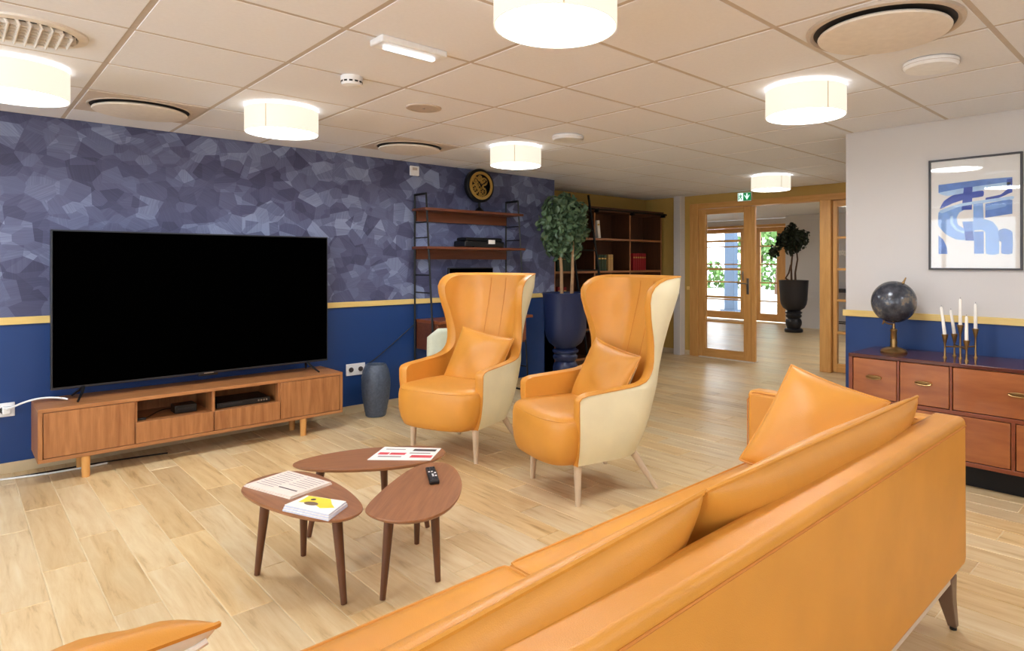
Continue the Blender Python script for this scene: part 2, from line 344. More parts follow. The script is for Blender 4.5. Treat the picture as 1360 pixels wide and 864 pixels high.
skirting('baseboard_right', 'low tile skirting behind the sideboard', (RX, BKX), 'x', RY-.002, .010)
# the two walls behind the camera carry the room's windows
NW = [(-2.6, -.5)]; BW = [(-4.4, -2.2), (-1.4, .8)]; WZ0, WZ1 = .45, 2.10
g = bx(BKX, BKX+.15, BKY, RY+.15, -.05, WZ0).box(BKX, BKX+.15, BKY, RY+.15, WZ1, CZ+.02)
for a, b in zip([BKY]+[w1 for w0, w1 in NW], [w0 for w0, w1 in NW]+[RY+.15]): g.box(BKX, BKX+.15, a, b, WZ0, WZ1)
struct(g, 'wall_near', 'white_wall', 'off-white window wall behind the sofa, out of view')
g = bx(WX-.15, BKX+.15, BKY-.15, BKY, -.05, WZ0).box(WX-.15, BKX+.15, BKY-.15, BKY, WZ1, CZ+.02)
for a, b in zip([WX-.15]+[w1 for w0, w1 in BW], [w0 for w0, w1 in BW]+[BKX+.15]): g.box(a, b, BKY-.15, BKY, WZ0, WZ1)
struct(g, 'wall_back', 'white_wall', 'off-white window wall behind the camera, out of view')
nw = 2
for kind, spans in (('x', NW), ('y', BW)):
    for a, b in spans:
        r = bpy.data.objects.new('window_%d' % nw, None); COL.objects.link(r); tag(r, 'oak-framed window in the wall behind the camera', kind='structure'); nw += 1
        def fb(u0, u1, z0, z1, n='frame_bar', m='door'):
            (bx(BKX+.05, BKX+.10, u0, u1, z0, z1) if kind == 'x' else bx(u0, u1, BKY-.10, BKY-.05, z0, z1)).build(n, m, r, bevel=.003)
        fb(a, a+.06, WZ0, WZ1); fb(b-.06, b, WZ0, WZ1); fb(a+.06, b-.06, WZ0, WZ0+.06); fb(a+.06, b-.06, WZ1-.06, WZ1); fb((a+b)/2-.03, (a+b)/2+.03, WZ0+.06, WZ1-.06)
        L = bpy.data.lights.new('daylight_portal', 'AREA'); L.shape = 'RECTANGLE'; L.size = b-a; L.size_y = WZ1-WZ0; L.cycles.is_portal = True
        lo = bpy.data.objects.new('daylight_portal', L); COL.objects.link(lo)
        if kind == 'x': lo.location = (BKX+.12, (a+b)/2, (WZ0+WZ1)/2); lo.rotation_euler = (PI/2, 0, PI/2)
        else: lo.location = ((a+b)/2, BKY-.12, (WZ0+WZ1)/2); lo.rotation_euler = (PI/2, 0, PI)
L = bpy.data.lights.new('daylight_portal', 'AREA'); L.shape = 'RECTANGLE'; L.size = 2.3; L.size_y = 2.1; L.cycles.is_portal = True
lo = bpy.data.objects.new('daylight_portal', L); COL.objects.link(lo); lo.location = (-7.4, HY+.03, 1.05); lo.rotation_euler = (-PI/2, 0, 0)
# hall behind the doors
HWY, HWX = 12.06, -6.12
struct(bx(HWX, -2.0, HWY, HWY+.14, -.05, CZ+.02).box(HWX, HWX+.14, HWY+.14, HY, -.05, CZ+.02), 'wall_hall', 'white_wall', 'white hall wall behind the tall black urn')
struct(bx(-2.0, -1.9, DY+.1, HWY+.1, -.05, CZ+.02), 'wall_hall_right', 'white_wall', 'white side wall of the hall')
struct(bx(-10.5, -10.4, DY, HY+.1, -.05, CZ+.02).box(-10.5, AX-.1, DY, DY+.14, -.05, CZ+.02), 'wall_hall_left', 'white_wall', 'white far side wall of the hall')
struct(bx(-10.5, -8.55, HY-.1, HY, -.05, CZ+.02).box(-8.55, HWX, HY-.1, HY, 2.09, CZ+.02), 'wall_hall_back', 'white_wall', 'white wall above the far glazed doors')
def glazed_leaf(name, label, x0, x1, y, z0, z1, stile, top, bot, bars, handle=None, thick=.05, jamb=None):
    r = bpy.data.objects.new(name, None); COL.objects.link(r); r.location = ((x0+x1)/2, y, 0); tag(r, label, kind='structure'); of = r.location
    bx(x0, x0+stile, y-thick/2, y+thick/2, z0, z1).build('stile', 'door', r, of, bevel=.004)
    bx(x1-stile, x1, y-thick/2, y+thick/2, z0, z1).build('stile', 'door', r, of, bevel=.004)
    bx(x0+stile, x1-stile, y-thick/2, y+thick/2, z1-top, z1).build('top_rail', 'doorh', r, of, bevel=.004)
    bx(x0+stile, x1-stile, y-thick/2, y+thick/2, z0, z0+bot).build('bottom_rail', 'doorh', r, of, bevel=.004)
    zs = [z0+bot]+list(bars)+[z1-top]
    for a, b in zip(zs, zs[1:]):
        bx(x0+stile, x1-stile, y-.004, y+.004, a+.002, b-.002).build('pane', 'glass', r, of, smooth=False)
    for b in bars:
        bx(x0+stile, x1-stile, y-thick*.42, y+thick*.42, b-.014, b+.014).build('glazing_bar', 'doorh', r, of, bevel=.003)
    if handle:
        hx, hz, dirx = handle
        pl = G()
        for s in (-1, 1): pl.box(hx-.018, hx+.018, y+s*thick/2-.004, y+s*thick/2+.004, hz-.11, hz+.10)
        h = pl.build('handle', 'chrome', r, of, bevel=.003)
        for s in (-1, 1):
            yy = y+s*(thick/2+.045)
            G().tube([(hx, y+s*thick/2, hz+.03), (hx, yy, hz+.03), (hx+dirx*.02, yy+s*.004, hz+.03), (hx+dirx*.125, yy, hz+.03)], .008, 10).build('lever', 'chrome', h, of)
    return r
glazed_leaf('door_1', 'closed oak glazed door leaf with four horizontal bars and lever handle', -5.02, -4.215, DY+.02, .012, 2.025, .108, .075, .115, (.50, .83, 1.205, 1.58), (-4.262, .99, -1))
# frame and jambs of the door set
tr = struct(bx(-5.16, -5.025, DY-.02, DY+.13, 0, 2.105), 'trim_4', 'door', 'oak door frame around the glazed doors', bevel=.005)
bx(-5.025, -2.3, DY-.02, DY+.13, 2.03, 2.105).build('frame_head', 'doorh', tr, bevel=.005)
bx(-3.30, -3.165, DY-.03, DY+.13, 0, 2.03).build('post', 'door', tr, bevel=.005)
bx(-4.21, -4.155, DY-.012, DY+.03, .012, 2.02).build('closing_strip', 'door', tr, bevel=.005)
struct(bx(-5.0, -4.17, DY-.035, DY+.1, 0, .011), 'trim_5', 'trim2', 'thin pale threshold strip under the glazed door', bevel=.003)
glazed_leaf('window_1', 'oak glazed side panel between the door post and the white wall', -3.16, -2.32, DY+.04, .01, 2.02, .05, .07, .10, (.47, .85, 1.215, 1.585))
# far glazing
lx = [-8.52, -7.34, -6.22]
glazed_leaf('door_2', 'far oak glazed door with a view of the garden trees', -8.50, -7.36, HY-.05, .02, 2.06, .12, .10, .16, (.45, .85, 1.25, 1.65), (-7.42, 1.0, -1))
glazed_leaf('door_3', 'far oak glazed door beside the black urn', -7.30, -6.30, HY-.05, .02, 2.06, .30, .10, .16, (.45, .85, 1.25, 1.65))
tr6 = struct(bx(-8.60, -8.51, HY-.12, HY, 0, 2.12), 'trim_6', 'door', 'oak frame of the far glazed doors', bevel=.005)
bx(-7.355, -7.305, HY-.12, HY, 0, 2.08).build('post', 'door', tr6, bevel=.005)
bx(-6.295, -6.13, HY-.12, HY, 0, 2.12).build('post', 'door', tr6, bevel=.005)
bx(-8.51, -6.295, HY-.12, HY, 2.065, 2.12).build('frame_head', 'doorh', tr6, bevel=.005)
# outdoors
struct(bx(-40, 20, HY+.1, 60, -.25, -.05), 'terrace', 'terrace', 'pale terrace ground outside the far doors')
# ------------------------------------------------------------------ foliage helper
def leaf_cloud(centers, count, size, seed, squash=1.0):
    """leaf blades (folded quads) scattered in shells around the given (centre, radius) clumps"""
    rnd = random.Random(seed); g = G()
    tot = sum(r**2 for c, r in centers)
    for c, r in centers:
        for _ in range(max(4, int(count*r*r/tot))):
            d = Vector((rnd.gauss(0, 1), rnd.gauss(0, 1), rnd.gauss(0, 1))).normalized()
            p = Vector(c)+d*r*(rnd.random()**.35); 
            nrm = (d*.8+Vector((rnd.gauss(0, .6), rnd.gauss(0, .6), rnd.gauss(.2, .6)))).normalized()
            t = nrm.cross(Vector((rnd.gauss(0, 1), rnd.gauss(0, 1), rnd.gauss(-.6, .6)))).normalized(); b = nrm.cross(t)
            L = size*rnd.uniform(.7, 1.2); W = L*.34
            q = [p-t*L*.5, p-t*L*.1+b*W+nrm*L*.1, p+t*L*.5, p-t*L*.1-b*W+nrm*L*.1, p+t*L*.22+b*W*.75+nrm*L*.07, p+t*L*.22-b*W*.75+nrm*L*.07, p-t*L*.1, p+t*L*.22]
            g.add(q, [(0, 1, 6), (0, 6, 3), (1, 4, 7, 6), (6, 7, 5, 3), (4, 2, 7), (7, 2, 5)])
    return g
URN = [(.155, 0), (.165, .012), (.165, .05), (.15, .065), (.118, .075), (.125, .10), (.142, .14), (.147, .19), (.132, .235), (.112, .255), (.122, .27), (.14, .285), (.145, .31), (.128, .325), (.124, .34), (.15, .352), (.152, .372), (.115, .392), (.13, .41), (.19, .45), (.228, .52), (.243, .60), (.247, .70), (.255, .82), (.262, .93), (.268, .955), (.262, .965), (.243, .965), (.238, .90)]
def tree_urn(name, label, loc, mat, leafmat, barkmat, trunks, clumps, nleaf, lsize, seed, group, k=1):
    t = thing(name, label, 'plant', loc, 0, group); t.scale = (k, k, k*(1 if k == 1 else 1.115))
    u = G().lathe(URN, n=48, cap1=False).build('urn', mat, t)
    G().lathe([(.236, .905), (.2, .915), (.0001, .92)], n=24, cap0=False).build('soil', 'soil', u)
    for p in trunks: G().tube(p, [.021-.009*i/(len(p)-1) for i in range(len(p))], 8).build('trunk', barkmat, t)
    c = leaf_cloud(clumps, nleaf, lsize, seed).build('foliage', leafmat, t, smooth=False, recalc=False); c['kind'] = 'stuff'
    return t
rc = random.Random(3)
def clumps(cx, cy, cz, R, n, rr, sq=1.0):
    out = [((cx, cy, cz), R*.72)]
    for i in range(n):
        th = rc.random()*2*PI; ph = math.acos(2*rc.random()-1); k = R*rc.uniform(.62, .82)
        out.append(((cx+k*math.sin(ph)*math.cos(th), cy+k*math.sin(ph)*math.sin(th), cz+k*sq*math.cos(ph)), rr*rc.uniform(.75, 1.2)))
    return out
tree_urn('potted_ficus', 'ficus tree with two pale trunks in a navy blue urn beside the bookcase', (-4.80, 4.61, 0), 'urn', 'leaf', 'bark',
    [[(-.03, -.03, .91), (-.035, -.03, 1.2), (-.06, -.04, 1.5), (-.04, -.02, 1.7)], [(.05, .05, .91), (.055, .06, 1.15), (.06, .06, 1.45), (.04, .05, 1.7)]],
    clumps(0, 0, 1.64, .31, 26, .11, 1.05), 1900, .075, 11, 'potted trees in tall urns', .91)
tree_urn('potted_ficus', 'small dark-leaved tree in a tall black urn in the hall', (-5.52, 11.2, 0), 'urnb', 'leaf2', 'bark2',
    [[(-.04, 0, .91), (-.05, 0, 1.2), (-.03, .02, 1.5), (-.02, 0, 1.7)], [(.03, .01, .91), (.02, .02, 1.1), (.07, .01, 1.35), (.04, 0, 1.7)], [(-.02, -.03, .91), (-.13, -.06, 1.0), (-.07, -.05, 1.1), (-.06, 0, 1.25)]],
    clumps(0, 0, 1.74, .27, 9, .13)+[((-.29, -.24, 1.47), .10), ((-.22, -.20, 1.58), .10)], 900, .085, 12, 'potted trees in tall urns')
# ------------------------------------------------------------------ television wall
SX0, SX1, SY0, SY1, SZ0, SZ1 = -5.185, -4.775, .36, 2.18, .128, .442
t = thing('tv_stand', 'long low oak television stand with plain doors, drawers and two open niches', 'tv stand', ((SX0+SX1)/2, (SY0+SY1)/2, 0)); of = t.location
b = .022
c1, c2, c3 = .835, 1.277, 1.708
bx(SX0, SX1, SY0, SY1, SZ1-b, SZ1).build('top', 'oak', t, of, bevel=.002)
bx(SX0, SX1, SY0, SY1, SZ0, SZ0+b).build('bottom', 'oak', t, of, bevel=.002)
for y in (SY0, SY1-b): bx(SX0, SX1, y, y+b, SZ0+b, SZ1-b).build('side_panel', 'oakv', t, of, bevel=.002)
bx(SX0, SX0+.01, SY0+b, SY1-b, SZ0+b, SZ1-b).build('back_panel', 'oakv', t, of, smooth=False)
for y in (c1, c2, c3): bx(SX0+.01, SX1-.014, y-.009, y+.009, SZ0+b, SZ1-b).build('divider', 'oakv', t, of, bevel=.001)
bx(SX0+.01, SX1-.022, c1, c3, .268, .282).build('niche_shelf', 'oak', t, of)
for y0, y1, n in ((SY0+b+.004, c1-.007, 'door'), (c3+.007, SY1-b-.004, 'door')):
    bx(SX1-.02, SX1-.002, y0, y1, SZ0+b+.003, SZ1-b-.003).build(n, 'oakv', t, of, bevel=.002)
for y0, y1 in ((c1-.001, c2-.003), (c2+.003, c3+.001)):
    bx(SX1-.02, SX1+.0005, y0, y1, SZ0+b+.003, .283).build('drawer_front', 'oakv', t, of, bevel=.002)
for y in (.585, 1.885):
    for x in (-4.80, -5.02): G().tube([(x, y, SZ0+.005), (x, y, 0)], [.024, .02], 16).build('leg', 'leg_oak', t, of)
TX = -4.985
t = thing('television', 'large black flat-screen television standing on the oak stand', 'television', (TX, 1.30, SZ1)); of = t.location
ty0, ty1, tz0, tz1 = .437, 2.152, .512, 1.497
bx(TX-.045, TX, ty0, ty1, tz0, tz1).build('casing', 'bezel', t, of, bevel=.004)
bx(TX-.001, TX+.002, ty0+.009, ty1-.009, tz0+.016, tz1-.009).build('screen', 'screen', t, of, smooth=False)
bx(TX-.09, TX-.045, ty0+.25, ty1-.25, tz0+.02, tz0+.45).build('back_box', 'black', t, of, bevel=.01)
bx(TX+.001, TX+.003, 1.27, 1.33, tz0+.003, tz0+.008).build('logo_plate', 'chrome', t, of)
bx(TX-.03, TX-.004, 1.24, 1.36, tz0-.014, tz0+.002).build('sensor', 'black', t, of, bevel=.003)
for y, s in ((.60, -1), (1.99, 1)):
    g = G()
    for dx in (.135, -.12): g.tube([(TX-.02, y, tz0+.015), (TX-.02+dx*.35, y+s*.012, SZ1+.05), (TX-.02+dx, y+s*.045, SZ1+.006)], [.011, .009, .006], 8)
    g.build('foot', 'black', t, of)
t = thing('set_top_box', 'small black set-top box in the left niche of the stand', 'media box', (-4.93, 1.13, .282)); of = t.location
bx(-5.0, -4.88, 1.07, 1.20, .282, .335).build('case', 'black', t, of, bevel=.004); bx(-4.8795, -4.878, 1.09, 1.18, .305, .315).build('display_strip', 'bezel', t, of)
t = thing('disc_player', 'flat black disc player in the right niche of the stand', 'disc player', (-4.95, 1.47, .282)); of = t.location
bx(-5.09, -4.83, 1.31, 1.66, .285, .322).build('case', 'black', t, of, bevel=.003); bx(-4.8305, -4.828, 1.33, 1.47, .303, .312).build('disc_tray', 'bezel', t, of)
for k in range(4): G().lathe([(.006, 0), (.006, .003)], n=10).build('button', 'chrome', t, (0, 0, 0)).matrix_local = Matrix.Translation(Vector((-4.829, 1.58+.018*k, .305))-Vector(of)) @ Matrix.Rotation(PI/2, 4, 'Y')
def cable(name, label, pts, r, mat, group=None):
    g = G().tube(pts, r, 6); return tag(g.build(name, mat), label, 'cable', group)
cable('black_cable', 'thin black cable lying in the left niche of the stand', bez((-5.0, 1.07, .30), (-4.95, .98, .325), (-4.9, .93, .27), (-4.84, .87, .293), 14), .0035, 'black')
tag(bx(-4.87, -4.835, .853, .90, .282, .296).build('plug_adapter', 'black', bevel=.003), 'small black plug adapter at the edge of the left niche', 'plug')
# sockets and cables
def socket(name, label, y0, y1, z0, z1, n):
    t = thing(name, label, 'socket', (WX, (y0+y1)/2, z0)); of = t.location
    bx(WX+.0, WX+.011, y0, y1, z0, z1).build('plate', 'trim', t, of, bevel=.003)
    for k in range(n):
        yc = y0+(y1-y0)*(k+.5)/n
        o = G().lathe([(.021, 0), (.021, .004), (.017, .004), (.017, -.001)], n=20).build('outlet', 'inkd', t)
        o.matrix_local = Matrix.Translation((.011, yc-of[1], (z1-z0)/2)) @ Matrix.Rotation(PI/2, 4, 'Y')
    return t
s1 = socket('wall_socket', 'white double socket on the navy wall beside the slate vase', 2.405, 2.575, .325, .425, 2)
s2 = socket('wall_socket', 'white socket with plugs at the left edge beside the television stand', .08, .285, .350, .435, 2)
for y in (.14, .245):
    G().box(WX+.012, WX+.05, y-.02, y+.02, .37, .415).build('plug', 'cable', s2, s2.location, bevel=.006)
for y in (2.448, 2.533):
    G().tube([(WX+.008, y, .375), (WX+.03, y, .375)], [.018, .014], 12).build('plug', 'inkd', s1, s1.location)
cable('white_cable', 'white cable rising from the left socket onto the television stand', bez((-5.16, .245, .40), (-5.06, .30, .44), (-5.02, .38, .50), (-4.99, .52, .449), 18), .006, 'cable')
cable('white_cable', 'white cable hanging from the left socket to the floor and under the stand', [tuple(p) for p in bez((-5.16, .14, .375), (-5.08, .10, .12), (-5.12, .02, .005), (-5.05, .24, .007), 14)]+[tuple(p) for p in bez((-5.05, .24, .007), (-5.02, .34, .007), (-4.98, .44, .007), (-5.0, .72, .007), 10)[1:]], .006, 'cable')
cable('black_cable', 'thin black cable on the floor under the television stand', bez((-5.14, .02, .006), (-4.98, .22, .006), (-5.12, .5, .006), (-4.98, 1.05, .006), 16), .005, 'black')
t = thing('floor_vase', 'tall slate-grey hammered floor vase beside the television stand', 'vase', (-4.985, 2.565, 0))
rows = []
prof = [(.074, 0), (.083, .01), (.096, .08), (.112, .17), (.119, .26), (.117, .33), (.104, .39), (.088, .425), (.084, .436), (.076, .436), (.072, .42), (.08, .36)]
for k in range(len(prof)-1):
    (r0, z0), (r1, z1) = prof[k], prof[k+1]; m = 4 if k < 8 else 1
    for q in range(m):
        u = q/m; rows.append((r0+(r1-r0)*u, z0+(z1-z0)*u))
rows.append(prof[-1]); rv = random.Random(5)
vr = [[((r+rv.uniform(-.0016, .0016))*math.cos(2*PI*j/40), (r+rv.uniform(-.0016, .0016))*math.sin(2*PI*j/40), z) for j in range(40)] for r, z in rows]
G().grid(vr, cv=True, cap0=True).build('body', 'vase', t)
G().lathe([(.0735, .0), (.0735, .006)], n=32).build('base_ring', 'vase', t)
# thermostat
t = thing('thermostat', 'small white wall thermostat high on the wallpaper near the shelf', 'thermostat', (WX+.002, 3.055, 2.09)); of = t.location
bx(WX+.002, WX+.026, 3.01, 3.10, 2.095, 2.185).build('case', 'trim', t, of, bevel=.005); bx(WX+.026, WX+.0268, 3.03, 3.08, 2.145, 2.17).build('display', 'grid', t, of)
# ------------------------------------------------------------------ ladder shelf desk
LY0, LY1 = 3.06, 4.13
t = thing('ladder_shelf', 'black steel ladder shelf with dark wooden shelves and a desk drawer', 'shelf', (-5.1, (LY0+LY1)/2, 0)); of = t.location
def fx(z): return -4.835-.165*min(1, z/1.92)
for y in (LY0, LY1):
    g = G()
    for a, bb in (((-5.195, y, 0), (-5.195, y, 1.925)), ((fx(0), y, 0), (fx(1.92), y, 1.925)), ((-5.195, y, 1.918), (fx(1.92), y, 1.918)), ((-5.195, y, .008), (fx(0), y, .008))):
        g.tube([a, bb], .0105, 4)
    fo = g.build('side_frame', 'metal_black', t, of, ang=20)
    for z in (.25, 1.02, 1.18, 1.52, 1.66): G().tube([(-5.195, y, z), (fx(z), y, z)], .006, 6).build('rung', 'metal_black', fo, of)
for z, nm in ((1.79, 'shelf'), (1.44, 'shelf')):
    s = bx(-5.195, fx(z)+.02, LY0-.03, LY1+.05, z-.024, z).build(nm, 'shelf_wood', t, of, bevel=.002)
    bx(-5.195, -5.175, LY0+.012, LY1-.012, z-.115, z-.024).build('apron', 'shelf_wood', s, of)
d = bx(-5.195, -4.80, LY0+.012, LY1+.03, .745, .772).build('desk_top', 'desk_wood', t, of, bevel=.002)
bx(-5.195, -4.86, LY0+.015, LY1-.02, .50, .745).build('drawer_box', 'shelf_wood', d, of, bevel=.002)
for y0, y1 in ((LY0+.02, 3.585), (3.595, LY1-.025)):
    q = bx(-4.86, -4.842, y0, y1, .52, .74).build('drawer_front', 'desk_wood', t, of, bevel=.002)
    G().tube([(-4.84, (y0+y1)/2-.05, .64), (-4.82, (y0+y1)/2-.05, .64), (-4.82, (y0+y1)/2+.05, .64), (-4.84, (y0+y1)/2+.05, .64)], .004, 6).build('handle', 'metal_black', q, of)
# clock
t = thing('mantel_clock', 'round black clock with a golden gear dial on the top shelf', 'clock', (-5.09, 3.72, 1.79)); of = t.location
cy, cz = 3.72, 2.05
def disc(prof, x, n=48): return [[(x+h, cy+r*math.cos(2*PI*j/n), cz+r*math.sin(2*PI*j/n)) for j in range(n)] for r, h in prof]
G().grid(disc([(.0001, 0), (.155, 0), (.165, .008), (.165, .05), (.155, .058), (.135, .058), (.132, .02), (.0001, .02)], -5.13), cv=True).build('case', 'metal_black', t, of)
G().grid(disc([(.138, 0), (.138, .010), (.112, .012), (.110, .004)], -5.074), cv=True).build('chapter_ring', 'brass2', t, of)
ge = random.Random(2)
for k, (gy, gz, r) in enumerate(((0, .01, .045), (.055, .045, .035), (-.05, .05, .032), (.04, -.055, .04), (-.055, -.035, .042), (0, .08, .022), (.01, -.09, .02))):
    r *= 1.22; n = 32; P = [(-5.10+.004*(k % 3), cy+gy+(r if j % 2 else r*.86)*math.cos(2*PI*j/n), cz+gz+(r if j % 2 else r*.86)*math.sin(2*PI*j/n)) for j in range(n)]
    Q = [(-5.10+.004*(k % 3), cy+gy+r*.62*math.cos(2*PI*j/n), cz+gz+r*.62*math.sin(2*PI*j/n)) for j in range(n)]
    P2 = [(x+.006, y, z) for x, y, z in P]; Q2 = [(x+.006, y, z) for x, y, z in Q]
    g = G().grid([Q, P, P2, Q2], cu=True, cv=True)
    for a in range(3):
        c, s = math.cos(a*PI/3), math.sin(a*PI/3); xx = -5.098+.004*(k % 3)
        g.tube([(xx, cy+gy-c*r*.7, cz+gz-s*r*.7), (xx, cy+gy+c*r*.7, cz+gz+s*r*.7)], .004, 5)
    g.build('gear', 'brass2', t, of)
for k in range(12):
    a = k*PI/6; G().obox((-5.066, cy+.124*math.cos(a), cz+.124*math.sin(a)), (.004, .018, .006), Matrix.Rotation(a, 3, 'X')).build('hour_mark', 'inkd', t, of)
for a, L in ((.6, .09), (2.3, .065)): G().obox((-5.070, cy+math.cos(a)*L/2, cz+math.sin(a)*L/2), (.003, L, .008), Matrix.Rotation(a, 3, 'X')).build('hand', 'metal_black', t, of)
G().lathe([(.05, 0), (.05, .012), (.03, .03), (.012, .05), (.012, .10)], (-5.10, cy, 1.79), 24).build('stand_foot', 'metal_black', t, of)
# printer, monitor, desk chair
t = thing('printer', 'low black printer with a white label on the middle shelf', 'printer', (-5.07, 3.71, 1.44)); of = t.location
bx(-5.17, -4.985, 3.47, 3.94, 1.443, 1.50).build('case', 'black', t, of, bevel=.008); bx(-5.17, -5.0, 3.50, 3.93, 1.50, 1.535).build('lid', 'metal_black', t, of, bevel=.01)
bx(-4.985, -4.983, 3.745, 3.825, 1.475, 1.515).build('label_sticker', 'paper', t, of)
bx(-5.0, -4.965, 3.56, 3.85, 1.443, 1.452).build('paper_tray', 'black', t, of)
t = thing('monitor', 'black computer monitor on the desk below the printer', 'monitor', (-5.1, 3.60, .772)); of = t.location
bx(-5.09, -5.06, 3.34, 3.86, .90, 1.245).build('casing', 'black', t, of, bevel=.004); bx(-5.0602, -5.058, 3.35, 3.85, .92, 1.235).build('screen', 'screen', t, of)
G().tube([(-5.10, 3.6, .78), (-5.10, 3.6, 1.0)], .015, 10).build('neck', 'black', t, of); bx(-5.17, -5.02, 3.5, 3.7, .772, .782).build('foot', 'black', t, of, bevel=.003)
cable('black_cable', 'thin black cable hanging below the middle shelf towards the monitor', bez((-5.18, 3.42, 1.42), (-5.18, 3.40, 1.30), (-5.18, 3.50, 1.34), (-5.18, 3.75, 1.40), 12), .004, 'black')
cable('black_cable', 'thin black cable running down the navy wall from the desk behind the vase', bez((-5.195, 2.58, .40), (-5.195, 2.68, .44), (-5.195, 2.85, .58), (-5.195, 3.05, .72), 12), .004, 'black')
t = thing('desk_chair', 'pale sage-white chair pushed up to the desk behind the left armchair', 'chair', (-4.50, 2.93, 0)); of = t.location
rows = []
for i in range(9):
    z = .50+.27*i/8; r = []
    for j in range(13):
        a = -1.15+2.3*j/12; k = .22+.01*i/8
        e = 1-.25*max(0, abs(j-6)-4)/2*(i/8)
        r.append((-4.50+k*math.cos(a)*.95+.02*i/8, 2.93+k*1.12*math.sin(a), .50+(z-.50)*e))
    rows.append(r)
o = G().grid(rows).build('backrest', 'greenseat', t, of); o.modifiers.new('th', 'SOLIDIFY').thickness = .018
G().lathe([(.02, .44), (.20, .445), (.22, .46), (.21, .475), (.0001, .48)], (-4.50, 2.93, 0), 28).build('seat', 'greenseat', t, of)
for sx in (-1, 1):
    for sy in (-1, 1): G().tube([(-4.50+sx*.11, 2.93+sy*.11, .45), (-4.50+sx*.19, 2.93+sy*.19, 0)], [.014, .009], 10).build('leg', 'ash', t, of)
# ------------------------------------------------------------------ bookcase
BX0, BX1 = -5.94, -5.60; BY0, BY1, BZ = 4.50, 7.30, 1.985
t = thing('bookcase', 'wide dark walnut bookcase with lighter shelf edges in the ochre alcove', 'bookcase', ((BX0+BX1)/2, (4.85+BY1)/2, 0)); of = t.location
BY0 = 4.86
bx(BX0, BX0+.012, BY0, BY1, .05, BZ-.03).build('back_panel', 'book_wood', t, of)
bx(BX0, BX1-.01, BY0, BY1, 0, .06).build('plinth', 'book_wood', t, of)
ys = (BY0+.012, 5.20, 5.90, 6.60, BY1-.012)
for y in ys:
    p = bx(BX0, BX1-.003, y-.012, y+.012, .05, BZ-.03).build('upright', 'book_wood', t, of)
    bx(BX1-.003, BX1, y-.012, y+.012, .05, BZ-.03).build('edge_band', 'book_edge', p, of)
for z in (.09, .45, .80, 1.185, 1.61):
    for y0, y1 in zip(ys, ys[1:]):
        p = bx(BX0+.012, BX1-.005, y0+.012, y1-.012, z-.026, z).build('shelf', 'book_wood', t, of)
        bx(BX1-.005, BX1-.001, y0+.012, y1-.012, z-.026, z).build('edge_band', 'book_edge', p, of)
c = bx(BX0, BX1+.015, BY0, BY1+.03, BZ-.03, BZ+.03).build('cornice', 'book_wood', t, of, bevel=.004)
G().tube([(BX1+.06, BY0+.02, BZ-.01), (BX1+.06, BY1+.03, BZ-.01)], .012, 10).build('ladder_rail', 'metal_black', t, of)
for y in (BY1-.02, 6.6, 5.9, 5.2): bx(BX1, BX1+.075, y-.012, y+.012, BZ-.05, BZ+.002).build('rail_bracket', 'metal_black', t, of, bevel=.003)
def book(label, y, wd, h, z, mat, d=.2, group=None, tilt=0):
    t = thing('book', label, 'book', (BX1-.03-d/2, y+wd/2, z), 0, group)
    bx(-d/2, d/2, -wd/2, -wd/2+.003, 0, h).box(-d/2, d/2, wd/2-.003, wd/2, 0, h).box(d/2-.003, d/2, -wd/2, wd/2, 0, h).build('cover', mat, t, bevel=.001, seg=1)
    bx(-d/2+.004, d/2-.003, -wd/2+.003, wd/2-.003, .004, h-.005).build('pages', 'paper', t, smooth=False)
    bx(d/2, d/2+.0008, -wd/2+.004, wd/2-.004, h*.72, h*.80).build('spine_band', 'brass2', t, smooth=False)
    if tilt: t.rotation_euler = (tilt, 0, 0)
    return t
for k in range(6): book('red cloth book in the row of six on the middle right shelf', 6.70+.047*k, .043, .235, 1.185, 'red', group='red books on the bookcase')
for k in range(3): book('dark green book in the set of three on the middle shelf', 6.00+.055*k, .05, .21, 1.185, 'green', group='green books beside the ladder')
for k in range(2): book('tan leather book next to the green books on the middle shelf', 6.19+.052*k, .048, .215, 1.185, 'tan', group='tan books beside the ladder')
for k in range(5): book('dark green book in the row behind the ficus trunks', 5.27+.052*k, .048, .20, 1.185, 'green', group='green books behind the ficus')
for k in range(3): book('red book on the lower shelf behind the ficus trunks', 5.28+.05*k, .046, .19, .80, 'red', group='red books behind the ficus')
b1 = book('white booklet leaning on the upper shelf beside the ladder', 6.0, .05, .23, 1.612, 'paper', tilt=.12)
# library ladder
t = thing('library_ladder', 'slim black ladder leaning against the bookcase rail', 'ladder', (-5.42, 5.6, 0)); of = t.location
def lp(y, z): return (-5.515-.02+.29*(1-z/2.14)-.0, y+.12*(1-z/2.14), z)
for y in (5.315, 5.715): G().tube([lp(y, 0), lp(y, 2.14)], .015, 8).build('side_rail', 'metal_black', t, of)
for k in range(8):
    z = .22+.245*k; G().tube([lp(5.315, z), lp(5.715, z)], .010, 8).build('rung', 'metal_black', t, of)
